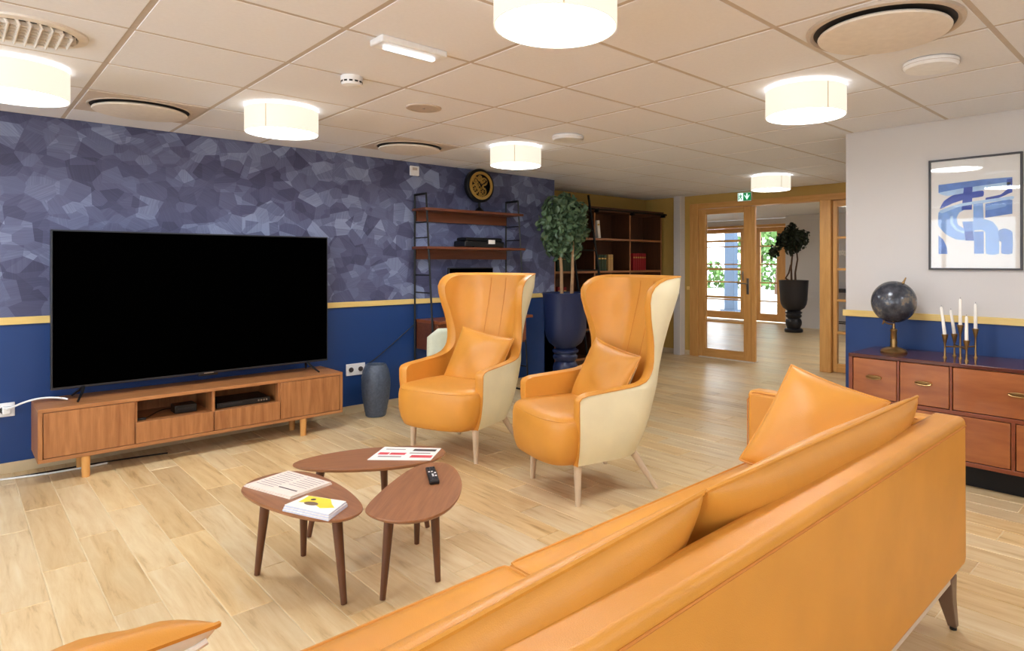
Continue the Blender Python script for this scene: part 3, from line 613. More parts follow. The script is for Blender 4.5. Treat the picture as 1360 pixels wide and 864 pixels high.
# ------------------------------------------------------------------ armchairs
def make_armchair():
    t = thing('wing_armchair', 'orange wing armchair', 'armchair')
    W = [(.22, .285), (.30, .312), (.40, .33), (.5, .338), (.6, .34), (.68, .328), (.8, .322), (.92, .332), (1.02, .35), (1.12, .366), (1.21, .37)]
    YB = [(.22, .20), (.35, .245), (.5, .285), (.8, .37), (1.0, .425), (1.12, .455), (1.21, .465)]
    YF = [(.22, -.285), (.5, -.305), (.572, -.305), (.590, -.29), (.600, -.25), (.605, -.15), (.610, -.06), (.6155, .03), (.622, .085), (.635, .13), (.655, .16), (.69, .185), (.75, .197), (.83, .193), (.90, .18), (.98, .158), (1.07, .14), (1.12, .143), (1.155, .165), (1.18, .2), (1.20, .25), (1.208, .3), (1.212, .34)]
    zs = [.22, .24, .27, .31, .36, .41, .46, .5, .53, .555, .572, .582, .590, .595, .600, .6025, .605, .6075, .610, .613, .6155, .618, .622, .628, .635, .65, .675, .70, .74, .78, .83, .88, .93, .98, 1.03, 1.07, 1.10, 1.12, 1.14, 1.155, 1.168, 1.18, 1.19, 1.20, 1.205, 1.208, 1.212]
    RCO = .21; NP = 15
    def path(z, th):
        w, yb, yf = lerp_tab(W, z)-th, lerp_tab(YB, z)-th*1.1, lerp_tab(YF, z)
        rc = RCO-th*.6; rc = min(rc, w-.02)
        l1, la = w-rc, rc*PI/2; ls = yb-rc-yf
        if ls >= 0: tot = l1+la+ls
        else: tot = l1+rc*math.acos(min(1, max(-1, 1-(yb-yf)/rc)))
        out = []
        for i in range(NP+1):
            s = tot*i/NP
            if s < l1: out.append((s, yb))
            elif s < l1+la:
                a = (s-l1)/rc; out.append((l1+rc*math.sin(a), yb-rc+rc*math.cos(a)))
            else: out.append((w, yb-rc-(s-l1-la)))
        left = [(-x, y) for x, y in out[::-1]]
        return left[:-1]+out          # left front ... rear centre ... right front
    TH = .058
    outer = [[(x, y, z) for x, y in path(z, 0)] for z in zs]
    iz = [z for z in zs if z >= .38]
    inner = [[(x, y, z-(.012 if z > 1.0 else 0)) for x, y in path(z, TH)] for z in iz]
    G().grid(outer).build('outer_shell', 'cream', t)
    gi = G().grid(inner)
    # rim joining the two surfaces, slightly rounded outwards
    k0 = len(zs)-len(iz)
    def loop(S): return [r[0] for r in S]+list(S[-1][1:-1])+[r[-1] for r in S[::-1]]
    lo = loop(outer[k0:]); li = loop(inner); n = len(lo)
    mid = []
    for i, (a, c) in enumerate(zip(lo, li)):
        m = (Vector(a)+Vector(c))/2; 
        d = Vector((0, -.011, 0)) if a[2] < 1.08 and not (.59 < a[2] < .63) else Vector((0, -.004, .011))
        mid.append(m+d)
    gi.grid([lo, mid, li])
    low = [outer[i][0] for i in range(k0+1)]; lowr = [outer[i][-1] for i in range(k0+1)]
    for L, s in ((low, 1), (lowr, -1)):
        gi.grid([L, [(x+s*TH/2, y-.009, z) for x, y, z in L], [(x+s*TH, y, z) for x, y, z in L]])
    gi.build('inner_shell', 'leather', t, ang=60)
    pl = [r[0] for r in outer]+list(outer[-1][1:-1])+[r[-1] for r in outer[::-1]]
    G().tube(pl, .0045, 5).build('piping', 'leather', t)
    for s in (-1, 1):
        G().tube([(s*.066, lerp_tab(YB, z)-TH*1.1-.0005, z) for z in [.5+.68*i/20 for i in range(21)]], .0018, 5).build('seam', 'seam', t)
    # seat: D-shaped cushion block, bowed front
    poly = [(-.17, .165), (-.27, .06), (-.318, -.10)]
    for i in range(25):
        a = PI+PI*i/24; poly.append((.328*abs(math.cos(a))**.62*(1 if math.cos(a) > 0 else -1), -.255-.185*abs(math.sin(a))**.8))
    poly += [(.318, -.10), (.27, .06), (.17, .165)]; rows = []
    for z, k in ((.222, .90), (.232, .955), (.27, .985), (.33, 1), (.42, 1), (.452, .985), (.472, .95), (.484, .88), (.490, .7), (.492, .35)):
        kw = (lerp_tab(W, z)-.012)/.328
        rows.append([(x*k*min(1, kw+(0 if y > -.27 else (-.27-y)*.6)), -.12+(y+.12)*k, z) for x, y in poly])
    st = G().grid(rows, cv=True, cap0=True, cap1=True).build('seat', 'leather', t, ang=70)
    G().tube([(x*.968, -.12+(y+.12)*.968, .463) for x, y in poly[3:-3]], .0025, 5).build('piping', 'leather', st)
    for s in (-1, 1):
        G().tube([(s*.252, -.262, .235), (s*.26, -.266, 0)], [.023, .014], 14).build('leg', 'ash', t)
        G().tube([(s*.20, .12, .24), (s*.262, .262, 0)], [.023, .013], 14).build('leg', 'ash', t)
    return t
def pillow(name, label, c, U, V, th, fm='leather', bm='cream', cat='cushion', group=None, n=16, conc=.05, pw=.42, zipper=False, tb=None):
    """cushion with centre c, half-axes U and V (world vectors); front bulges along U x V"""
    U, V, c = Vector(U), Vector(V), Vector(c); Nn = U.cross(V).normalized()
    base = Vector((c.x, c.y, c.z-abs(U.z)-abs(V.z)))
    t = thing(name, label, cat, base, 0, group)
    def P(a, b, s):
        k = ((1-abs(a)**2.4)*(1-abs(b)**2.4))
        wv = .012*math.sin(5*a+2.2)*math.sin(4*b+.7)*k
        return c+U*a*(1-conc*(1-b*b))+V*b*(1-conc*(1-a*a))+Nn*(s*(th if s >= 0 or tb is None else tb)*max(0, k)**pw+wv)
    par = [math.sin(PI/2*(-1+2*i/n)) for i in range(n+1)]
    fo = G().grid([[P(a, b, 1) for a in par] for b in par]).build('front_cover', fm, t, base, ang=180)
    G().grid([[P(a, b, -1) for a in par] for b in par]).build('back_cover', bm, t, base, ang=180)
    ring = [P(a, -1, 0) for a in par]+[P(1, b, 0) for b in par[1:]]+[P(a, 1, 0) for a in par[::-1][1:]]+[P(-1, b, 0) for b in par[::-1][1:-1]]
    G().tube(ring, .0055, 6, closed=True).build('piping', fm, t, base)
    if zipper:
        zz = [P(.93, b, -1)-Nn*.004 for b in par[2:-2]]
        G().tube(zz, .006, 6).build('zip', 'zip', t, base)
    return t
ac = make_armchair(); ac.location = (-3.676, 2.579, 0); ac.rotation_euler = (0, 0, math.radians(19.1)); ac['group'] = 'wing armchairs'
ac['label'] = 'orange and cream wing armchair nearer the television, beside the slate vase'
a2 = copy_tree(ac); a2.location = (-2.568, 2.694, 0); a2.rotation_euler = (0, 0, math.radians(-13.5))
a2['label'] = 'orange and cream wing armchair standing in front of the navy urn, nearer the sofa'
def chair_pillow(label, loc, th, dx, roll, hw):
    m = Matrix.Rotation(th, 3, 'Z'); c = Vector(loc)+m @ Vector((dx, .07, .605))
    lean = math.radians(24); u = Vector((math.cos(roll), 0, math.sin(roll))); v0 = Vector((-math.sin(roll), 0, math.cos(roll)))
    def L(q): return m @ (Matrix.Rotation(-lean, 3, 'X') @ q)
    return pillow('cushion', label, c, L(u)*hw, L(v0)*.205, .065, group='cushions on the wing armchairs')
chair_pillow('square orange cushion with pale edge on the armchair nearer the television', ac.location, math.radians(19.1), .035, math.radians(-9), .228)
chair_pillow('square orange cushion on the armchair in front of the navy urn', a2.location, math.radians(-13.5), .0, math.radians(-7), .25)
# ------------------------------------------------------------------ sofa
SO = (-1.03, 1.14, 0); sy0, sy1 = -.28, 2.56
t = thing('sofa', 'long orange leather sofa seen from behind on pale metal legs', 'sofa', SO); of = SO
bx(-1.40, -.63, sy0+.02, sy1-.02, .215, .31).build('base', 'leather', t, of, bevel=.012)
g = G(); pr_ = [(-.75, .225), (-.62, .225), (-.615, .26), (-.617, .752), (-.726, .752)]
g.grid([[(x, y, z) for x, z in pr_] for y in (sy0, sy1)], cv=True, cap0=True, cap1=True)
bk = g.build('back', 'leather', t, of, bevel=.022, seg=4, ang=60)
G().tube([(-.6165, y, .722) for y in (sy0+.02, 0, 1, 2, sy1-.02)], .0035, 5).build('seam', 'seam', bk, of)
for y0, y1 in ((sy1-.095, sy1), (sy0, sy0+.095)):
    a = bx(-1.43, -.70, y0, y1, .225, .742).build('arm', 'leather', t, of, bevel=.022, seg=4, ang=60)
    G().tube([(-1.428, y0+.004, .25), (-1.428, y0+.004, .70), (-1.40, y0+.004, .735), (-.75, y0+.004, .735)], .0025, 5).build('seam', 'seam', a, of)
def seat_cushion(y0, y1):
    g = G(); n = 14; rows = []
    for z, ins in ((.312, .02), (.33, .004), (.36, 0), (.40, 0), (.422, .004), (.432, .014), (.44, .04), (.446, .10), (.449, .18)):
        x0, x1, a, b = -1.43+ins, -.745-ins*.3, y0+ins, y1-ins
        rows.append([(x0+(x1-x0)*i/n, a, z) for i in range(n)]+[(x1, a+(b-a)*i/n, z) for i in range(n)]+[(x1-(x1-x0)*i/n, b, z) for i in range(n)]+[(x0, b-(b-a)*i/n, z) for i in range(n)])
    c = g.grid(rows, cv=True, cap0=True, cap1=True).build('seat_cushion', 'leather', t, of, ang=60)
    r = .03; x0 = -1.43; z = .428; L = [(x0+.5, y0+.004, z), (x0+r, y0+.004, z), (x0+.008, y0+.012, z), (x0+.003, y0+r, z), (x0+.003, y1-r, z), (x0+.008, y1-.012, z), (x0+r, y1-.004, z), (x0+.5, y1-.004, z)]
    G().tube(L, .0045, 6).build('piping', 'leather', c, of)
seat_cushion(sy0+.097, 1.138); seat_cushion(1.142, sy1-.097)
for x in (-.66, -1.37):
    g = bx(x-.02, x+.02, sy0+.05, sy1-.05, .185, .222).build('under_rail', 'bird', t, of, bevel=.003)
for x, sx in ((-.665, 1), (-1.37, -1)):
    for y, sy in ((2.50, 1), (-.2, -1)):
        g = G(); yy = y-sy*.02
        g.grid([[(x+sx*q+dx, yy+sy*q2+dy, z) for dx, dy in ((-r, -r), (r, -r), (r, r), (-r, r))] for z, r, q, q2 in ((.205, .03, 0, 0), (.12, .024, .004, .01), (.012, .014, .014, .045))], cv=True, cap0=True, cap1=True)
        l = g.build('leg', 'graywood', t, of, bevel=.003); G().lathe([(.012, 0), (.012, .013)], (x+sx*.014, yy+sy*.046, 0), 12).build('foot_glide', 'black', l, of)
def back_cushion(label, y0, y1, dz):
    pillow('back_cushion', label, (-.865, (y0+y1)/2, .635-.5*dz), (0, (y1-y0)/2, dz*.5), Vector((.13, 0, .19)), .11, tb=.05, bm='leather', group='back cushions of the sofa', n=28, conc=.015, pw=.38)
back_cushion('long orange back cushion at the sideboard end of the sofa', 1.11, 2.42, 0)
back_cushion('long orange back cushion at the near end of the sofa', -.16, 1.095, .07)
pillow('throw_cushion', 'square orange throw cushion leaning in the sofa corner towards the sideboard', (-1.055, 2.29, .665), Vector((.172, .03, -.05)), Vector((.055, .10, .175)), .07, bm='leather', group='throw cushions on the sofa')
pillow('throw_cushion', 'orange throw cushion with white zipped underside at the near end of the sofa', (-1.365, .125, .575), Vector((.175, 0, .105)), Vector((0, .2, 0)), .06, bm='pale', group='throw cushions on the sofa', zipper=True)
# ------------------------------------------------------------------ nest of three pebble tables
OUT = dict(
 A=[(-2.827, .851), (-2.897, .906), (-2.925, .962), (-2.935, 1.031), (-2.901, 1.105), (-2.85, 1.136), (-2.783, 1.155), (-2.696, 1.165), (-2.601, 1.169), (-2.493, 1.165), (-2.391, 1.152), (-2.316, 1.135), (-2.274, 1.119), (-2.24, 1.088), (-2.231, 1.042), (-2.241, 1.007), (-2.271, .981), (-2.318, .947), (-2.391, .914), (-2.473, .888), (-2.569, .864), (-2.661, .847), (-2.751, .844)],
 B=[(-2.251, 1.113), (-2.288, 1.138), (-2.354, 1.205), (-2.428, 1.293), (-2.496, 1.382), (-2.555, 1.472), (-2.583, 1.546), (-2.58, 1.604), (-2.546, 1.638), (-2.491, 1.652), (-2.401, 1.628), (-2.287, 1.574), (-2.21, 1.524), (-2.133, 1.46), (-2.077, 1.398), (-2.041, 1.338), (-2.024, 1.278), (-2.028, 1.223), (-2.056, 1.17), (-2.1, 1.136), (-2.158, 1.113), (-2.208, 1.107)],
 C=[(-2.996, 1.125), (-3.027, 1.148), (-3.049, 1.206), (-3.054, 1.294), (-3.041, 1.394), (-3.016, 1.464), (-2.98, 1.537), (-2.949, 1.583), (-2.886, 1.675), (-2.821, 1.735), (-2.76, 1.763), (-2.699, 1.756), (-2.663, 1.739), (-2.631, 1.706), (-2.604, 1.65), (-2.601, 1.569), (-2.63, 1.468), (-2.679, 1.382), (-2.749, 1.285), (-2.832, 1.2), (-2.899, 1.156), (-2.955, 1.13)])
TZ = .36
def smooth_outline(P, m=64):
    """closed Catmull-Rom, then resampled by angle and lightly averaged"""
    n = len(P); out = []
    for i in range(n):
        p0, p1, p2, p3 = (Vector(P[(i+k) % n]) for k in (-1, 0, 1, 2))
        for q in range(4):
            t = q/4; out.append(.5*((2*p1)+(p2-p0)*t+(2*p0-5*p1+4*p2-p3)*t*t+(3*p1-p0-3*p2+p3)*t**3))
    for _ in range(6): out = [(out[i-1]+out[i]*2+out[(i+1) % len(out)])/4 for i in range(len(out))]
    return out
def pebble_table(label, key, legs, ang):
    P = smooth_outline(OUT[key]); c = sum(P, Vector((0, 0)))/len(P)
    t = thing('pebble_table', label, 'table', (c.x, c.y, 0), ang, 'nest of three walnut tables')
    R = Matrix.Rotation(-ang, 2); L = [R @ (p-c) for p in P]
    rows = [[(p.x*k, p.y*k, z) for p in L] for z, k in ((TZ-.020, .90), (TZ-.017, .955), (TZ-.010, .985), (TZ-.006, .998), (TZ-.003, 1.0), (TZ, .995))]
    G().grid(rows, cv=True, cap0=True, cap1=True).build('table_top', 'walnut', t, ang=30)
    for (x, y) in legs:
        q = R @ (Vector((x, y))-c); m = q*.80
        G().tube([(m.x, m.y, TZ-.012), (q.x, q.y, .004)], [.021, .0115], 14).build('leg', 'walnut_leg', t)
    return t
pebble_table('pebble-shaped walnut table carrying the newspaper and magazines', 'A', [(-2.785, .905), (-2.315, 1.062), (-2.826, 1.111)], math.radians(185))
pebble_table('pebble-shaped walnut table with the remote control on it', 'B', [(-2.241, 1.181), (-2.215, 1.41), (-2.58, 1.53)], math.radians(135))
pebble_table('pebble-shaped walnut table farthest from the sofa, under the red and white sheet', 'C', [(-3.0, 1.205), (-2.70, 1.66), (-2.93, 1.56)], math.radians(60))
def quad_sheet(g, q, z0, z1):
    return g.grid([[(x, y, z0) for x, y in q], [(x, y, z1) for x, y in q]], cv=True, cap0=True, cap1=True)
def on(q, u, v):
    a, b, c, d = (Vector(p) for p in q); return (a*(1-u)+b*u)*(1-v)+(d*(1-u)+c*u)*v
def print_block(q, u0, u1, v0, v1, z, name, mat, parent, of):
    P = [on(q, u, v) for u, v in ((u0, v0), (u1, v0), (u1, v1), (u0, v1))]
    return G().ngon([(p.x, p.y, z) for p in P]).build(name, mat, parent, of, smooth=False)
# newspaper
q = [(-2.90, 1.074), (-2.612, 1.146), (-2.561, .954), (-2.845, .872)]
t = thing('newspaper', 'folded pale newspaper lying on the left walnut table', 'newspaper', (-2.73, 1.01, TZ)); of = t.location
quad_sheet(G(), q, TZ+.0005, TZ+.005).build('back_pages', 'newsprint', t, of); q2 = [on(q, .01, .02), on(q, .985, .01), on(q, .99, .97), on(q, .02, .98)]
quad_sheet(G(), q2, TZ+.0055, TZ+.010).build('front_page', 'newsprint', t, of)
for k in range(9):
    print_block(q2, .06+.02*(k % 2), .46, .08+.09*k, .10+.09*k, TZ+.0103, 'text_line', 'ink', t, of)
    if k < 6: print_block(q2, .54, .93, .08+.09*k, .10+.09*k, TZ+.0103, 'text_line', 'ink', t, of)
print_block(q2, .50, .90, .72, .76, TZ+.0103, 'headline', 'inkd', t, of)
# magazines
for k in range(3):
    q = [(-2.513+.006*k, 1.005-.004*k), (-2.334+.004*(k % 2), 1.085-.003*k), (-2.250-.003*k, .973+.002*k), (-2.463, .890+.004*k)]
    z = TZ+.0005+.0075*k
    t = thing('magazine', ['white magazine at the bottom of the small stack on the left table', 'white magazine in the middle of the small stack on the left table', 'yellow and white magazine on top of the small stack'][k], 'magazine', (-2.39, .99, z), 0, 'stack of magazines'); of = t.location
    quad_sheet(G(), q, z, z+.006).build('pages', 'bluepage', t, of); quad_sheet(G(), q, z+.006, z+.007).build('cover', 'paper', t, of)
    if k == 2:
        zt = z+.0072
        P = [on(q, u, v) for u, v in ((.06, .02), (.62, .02), (.80, .35), (.95, .55), (.70, .75), (.40, .50), (.12, .62), (.10, .35))]
        G().ngon([(p.x, p.y, zt) for p in P]).build('yellow_print', 'yellow', t, of, smooth=False)
        P = [on(q, .40+.16*math.cos(a), .56+.14*math.sin(a)) for a in [i*PI/8 for i in range(16)]]
        G().ngon([(p.x, p.y, zt+.0003) for p in P]).build('photo', 'pinkgrey', t, of, smooth=False)
        P = [on(q, .30+.06*math.cos(a), .25+.08*math.sin(a)) for a in [i*PI/6 for i in range(12)]]
        G().ngon([(p.x, p.y, zt+.0003) for p in P]).build('badge', 'inkd', t, of, smooth=False)
# sheet
q = [(-2.953, 1.568), (-2.73, 1.757), (-2.60, 1.615), (-2.819, 1.407)]
t = thing('leaflet', 'white leaflet with red print on the farthest walnut table', 'leaflet', (-2.776, 1.587, TZ)); of = t.location
quad_sheet(G(), q, TZ+.0005, TZ+.0025).build('sheet', 'paper', t, of)
for a in ((.08, .42, .16, .22, 'ink'), (.56, .95, .12, .30, 'inkd'), (.05, .22, .45, .62, 'redink'), (.24, .50, .45, .62, 'redink'), (.62, .97, .62, .82, 'redink'), (.10, .48, .72, .80, 'ink'), (.55, .9, .42, .5, 'ink')):
    print_block(q, a[0], a[1], a[2], a[3], TZ+.0028, 'printed_block', a[4], t, of)
# remote
a0, a1 = Vector((-2.505, 1.552)), Vector((-2.285, 1.441)); dr = (a1-a0).normalized(); rz = math.atan2(dr.y, dr.x); mc = (a0+a1)/2
t = thing('remote_control', 'slim black remote control with pale keys on the walnut table', 'remote control', (mc.x, mc.y, TZ+.0005), rz)
bx(-.098, .098, -.021, .021, 0, .017).build('body', 'black', t, bevel=.005, seg=3)
for i in range(9):
    for j in (-1, 0, 1):
        m = 'trim' if (i, j) in ((3, 0), (4, 1), (3, -1), (5, 0), (6, 0), (6, 1)) else 'bezel'
        bx(-.085+.019*i, -.073+.019*i, j*.012-.004, j*.012+.004, .016, .019).build('key', m, t, bevel=.001, seg=1)
# ------------------------------------------------------------------ sideboard
X0, X1, Y0, Y1, Z0, Z1 = -1.66, .14, 4.125, 4.575, .135, .715
t = thing('sideboard', 'low reddish-brown wooden sideboard with drawers and oval brass pulls', 'sideboard', ((X0+X1)/2, (Y0+Y1)/2, 0)); of = t.location
bx(X0, X1, Y0-.005, Y1, Z1-.022, Z1).build('top', 'cherry_top', t, of, bevel=.003)
bx(X0+.002, X1-.002, Y0-.004, Y0+.012, Z1-.021, Z1-.003).build('top_edge', 'cherry_body', t, of, bevel=.002)
for x in (X0, X1-.024): bx(x, x+.024, Y0, Y1, Z0, Z1-.022).build('side_panel', 'cherry_body', t, of, bevel=.002)
bx(X0+.024, X1-.024, Y0+.03, Y1, Z0, Z1-.022).build('carcass', 'cherry_body', t, of)
bx(X0+.024, X1-.024, Y0, Y0+.04, Z0, Z0+.024).build('bottom_rail', 'cherry_body', t, of, bevel=.002)
bx(X0+.024, X1-.024, Y0, Y0+.04, .418, .440).build('middle_rail', 'cherry_body', t, of, bevel=.002)
bx(X0+.08, X1-.08, Y0+.09, Y1-.03, 0, Z0).build('plinth', 'metal_black', t, of)  # black colour stands in for the shadow beneath the sideboard
def drawer(x0, x1, z0, z1):
    d = bx(x0+.004, x1-.004, Y0+.002, Y0+.024, z0+.004, z1-.004).build('drawer_front', 'cherry', t, of, bevel=.003)
    xc, zc = (x0+x1)/2, (z0+z1)/2+.01; yy = Y0-.004
    n = 28; R = [[(xc+(a+r*math.cos(p))*math.cos(q)*1.0 if 0 else xc+(.046+r*math.cos(p))*math.cos(q), yy-.006+r*math.sin(p), zc+(.0105+r*math.cos(p))*math.sin(q)) for p in [i*PI/3 for i in range(6)]] for q in [2*PI*i/n for i in range(n)]] if 0 else None
    h = G()
    ring = [(xc+.044*math.cos(2*PI*i/n), yy-.004-.008*abs(math.sin(2*PI*i/n)), zc+.0105*math.sin(2*PI*i/n)) for i in range(n)]
    h.tube(ring, .0042, 6, closed=True)
    h.grid([[(xc+.041*k*math.cos(2*PI*i/n), Y0+.0015-.0006*(1-k), zc+.009*k*math.sin(2*PI*i/n)) for i in range(n)] for k in (1, .5, .01)], cv=True)
    h.build('pull', 'brass', d, of)
mx = [-1.636, -1.362, -1.075, -.425, .116]
for x in (-1.362, -1.075, -.425): bx(x-.006, x+.006, Y0, Y0+.035, .44, Z1-.022).build('divider', 'cherry_body', t, of, bevel=.001)
drawer(-1.636, -1.368, .440, .693); drawer(-1.356, -1.081, .440, .693); drawer(-1.069, -.431, .440, .693); drawer(-.419, .116, .440, .693)
bx(-.783, -.765, Y0, Y0+.035, Z0+.024, .418).build('divider', 'cherry_body', t, of, bevel=.001)
drawer(-1.636, -.783, Z0+.024, .418); drawer(-.765, .116, Z0+.024, .418)
# globe
t = thing('desk_globe', 'dark antique globe on a turned brass stand on the sideboard', 'globe', (-1.468, 4.35, Z1)); gx, gyy, gz = -1.462, 4.35, 1.04; of = t.location
ax = Vector((.42, 0, .907))
prof = [(.135*math.sin(PI*i/24) if 0 < i < 24 else .0003, -.135*math.cos(PI*i/24)) for i in range(25)]
sp = G().lathe(prof, (0, 0, 0), 48).build('sphere', 'globe', t); sp.location = Vector((gx, gyy, gz))-Vector(of); sp.rotation_euler = (0, math.radians(24), .6)
C0 = Vector((gx, gyy, gz))
for s, L, n in ((1, .175, 'axis_pin'), (-1, .165, 'axis_pin')):
    G().tube([C0+ax*s*.13, C0+ax*s*.145, C0+ax*s*L], [.012, .007, .004], 10).build(n, 'brass', t, of)
arc = [C0+Vector((math.sin(a), 0, math.cos(a)))*.147 for a in [math.radians(24.8+180+ -0 - k*155/16 + 0) for k in range(17)]]
G().tube([C0+Vector((0, 0, -1))*.147+Vector((0, 0, -.0)), C0+Vector((math.sin(math.radians(192)), 0, math.cos(math.radians(192))))*.147, C0+Vector((math.sin(math.radians(204)), 0, math.cos(math.radians(204))))*.147], .005, 8).build('meridian_arm', 'brass', t, of)
G().lathe([(.078, 0), (.08, .008), (.07, .02), (.045, .03), (.022, .036), (.02, .05), (.022, .07), (.018, .08), (.02, .09), (.018, .13), (.021, .135), (.021, .148), (.010, .152), (.008, .185)], (gx, gyy, Z1), 28).build('stand', 'brass', t, of)
# candelabra and candles
CP = [((-1.155, 4.308), .855, 1.03), ((-1.135, 4.43), .85, 1.005), ((-1.082, 4.345), .915, 1.08), ((-1.025, 4.245), .835, .985), ((-1.022, 4.43), .89, 1.05)]
t = thing('candelabra', 'aged brass candelabra with five holders on the sideboard', 'candle holder', (-1.085, 4.35, Z1)); of = t.location
for (x, y), zc, zt in CP:
    G().lathe([(.011, 0), (.011, .006), (.006, .012), (.0055, zc-Z1-.055), (.008, zc-Z1-.045), (.018, zc-Z1), (.018, zc-Z1+.004), (.013, zc-Z1+.004), (.011, zc-Z1-.012)], (x, y, Z1), 16).build('holder', 'brass', t, of)
for k in (0, 1, 3, 4): G().tube([(*CP[k][0], .785), (*CP[2][0], .785)], .0045, 6).build('cross_bar', 'brass', t, of)
wh = ['on the holder nearest the globe', 'tilted on the holder behind the globe-side one', 'tallest, on the middle holder', 'on the lowest holder at the front', 'on the holder farthest from the globe']
for k, ((x, y), zc, zt) in enumerate(CP):
    tl = Vector((-.02, 0, 0)) if k in (0, 1) else Vector((0, 0, 0))
    tt = thing('candle', 'white taper candle '+wh[k], 'candle', (x, y, zc-.006), 0, 'taper candles'); of = tt.location
    G().tube([(x, y, zc-.006), Vector((x, y, (zc+zt)/2))+tl*.5, Vector((x, y, zt-.012))+tl, Vector((x, y, zt-.004))+tl], [.0105, .0095, .008, .003], 12).build('wax', 'wax', tt, of)
    G().tube([Vector((x, y, zt-.006))+tl, Vector((x, y, zt+.004))+tl], .001, 5).build('wick', 'inkd', tt, of)
# framed print
t = thing('framed_print', 'black-framed abstract print in blue shapes on the white wall', 'picture', (-1.068, RY, 1.247)); of = t.location
fx0, fx1, fz0, fz1 = -1.324, -.812, 1.247, 1.962; fw = .012; fy = RY-.022
for a in ((fx0, fx1, fz0, fz0+fw), (fx0, fx1, fz1-fw, fz1), (fx0, fx0+fw, fz0+fw, fz1-fw), (fx1-fw, fx1, fz0+fw, fz1-fw)):
    bx(a[0], a[1], fy, RY-.0005, a[2], a[3]).build('frame_bar', 'frame', t, of, bevel=.001)
pp = bx(fx0+fw, fx1-fw, RY-.010, RY-.001, fz0+fw, fz1-fw).build('paper', 'paper', t, of, smooth=False)
bx(fx0+fw, fx1-fw, RY-.017, RY-.0155, fz0+fw, fz1-fw).build('glazing', 'pglass', t, of, smooth=False)
AXx, AXw, AZ0, AZh = -1.268, .403, 1.35, .463
def art(pts, mat, lay, curve=True):
    P = [Vector(p) for p in pts]
    if curve:
        n = len(P); Q = []
        for i in range(n):
            p0, p1, p2, p3 = P[i-1], P[i], P[(i+1) % n], P[(i+2) % n]
            for q in range(3):
                s = q/3; c = .5*((2*p1)+(p2-p0)*s+(2*p0-5*p1+4*p2-p3)*s*s+(3*p1-p0-3*p2+p3)*s**3); Q.append(p1.lerp(p2, s)*.55+c*.45)
        P = Q
    G().ngon([(AXx+AXw*p.x, RY-.0102-.0003*lay, AZ0+AZh*(1-p.y)) for p in P]).build('painted_shape', mat, pp, of, smooth=False)
art([(0, .03), (.62, 0), (1, 0), (1, .09), (.62, .10), (.5, .09), (0, .14)], 'art1', 1, False)
art([(0, .14), (.35, .1), (.95, .06), (.95, .1), (.4, .17), (.12, .19)], 'art4', 2)
art([(0, .42), (0, .6), (.1, .72), (.25, .8), (.45, .82), (.5, .82), (.5, .68), (.38, .66), (.28, .6), (.26, .5), (.30, .43), (.36, .4), (.36, .32), (.1, .37)], 'art3', 1)
art([(.17, .48), (.17, .58), (.25, .68), (.38, .73), (.40, .70), (.28, .66), (.21, .57), (.21, .48)], 'art4', 2)
art([(.02, .37), (.08, .26), (.2, .19), (.35, .165), (.62, .15), (.62, .23), (.4, .25), (.2, .30)], 'art2', 2)
art([(.36, .09), (.48, .09), (.47, .4), (.33, .4)], 'art2', 3, False)
art([(.02, .39), (.3, .31), (.62, .28), (1, .25), (1, .29), (.6, .32), (.3, .35), (.05, .43)], 'art4', 4)
art([(.49, .32), (.62, .31), (.63, .56), (.49, .56)], 'art3', 3, False)
art([(.34, .56), (.48, .56), (.485, .69), (.37, .70)], 'art1', 5, False)
art([(.37, .70), (.485, .69), (.5, .82), (.385, .82)], 'art2', 5, False)
art([(.48, .56), (.65, .54), (.75, .58), (.82, .68), (.83, 1), (.66, 1), (.65, .72), (.6, .68), (.48, .68)], 'art3', 2)
art([(.5, .70), (.63, .70), (.63, 1), (.5, 1)], 'art1', 2, False)
art([(.82, .7), (.9, .67), (1, .72), (1, 1), (.86, 1), (.86, .85), (.83, .83)], 'art1', 1)
art([(.65, .33), (.95, .29), (1, .3), (1, .48), (.65, .52)], 'art1', 1, False)
art([(.66, .36), (.9, .33), (.92, .38), (.66, .42)], 'art3', 2)
art([(.93, .02), (1, .02), (1, .2), (.93, .22)], 'art2', 2, False)
art([(.66, .25), (.85, .22), (.93, .16), (.94, .22), (.8, .27), (.66, .28)], 'art2', 2)
art([(0, .74), (.07, .8), (.12, .9), (.13, 1), (0, 1)], 'art1', 1, False)
# ------------------------------------------------------------------ ceiling lamps
def make_lamp():
    t = thing('drum_lamp', 'drum lamp', 'ceiling lamp', (0, 0, 0))
    r = .202
    s = G().grid([[(q*math.cos(2*PI*j/56), q*math.sin(2*PI*j/56), z) for j in range(56)] for q, z in ((r, -.020), (r, -.155), (r-.006, -.155), (r-.006, -.020))], cv=True, cu=True).build('shade', 'shade', t)
    G().obox((0, -r-.0008, -.0875), (.004, .0015, .133)).build('seam', 'shade_seam', s)
    G().lathe([(r-.007, -.144), (r-.007, -.148), (.0002, -.149)], n=56, cap1=False).build('diffuser', 'diff', t)
    G().lathe([(.172, -.139), (.172, -.141)], n=48).build('uplight_block', 'trim', t)  # added hidden plate, blocks upward light to weaken the ceiling halo
    G().lathe([(.06, 0), (.06, -.02), (.02, -.025), (.02, -.139)], n=24).build('ceiling_mount', 'trim', t)
    return t
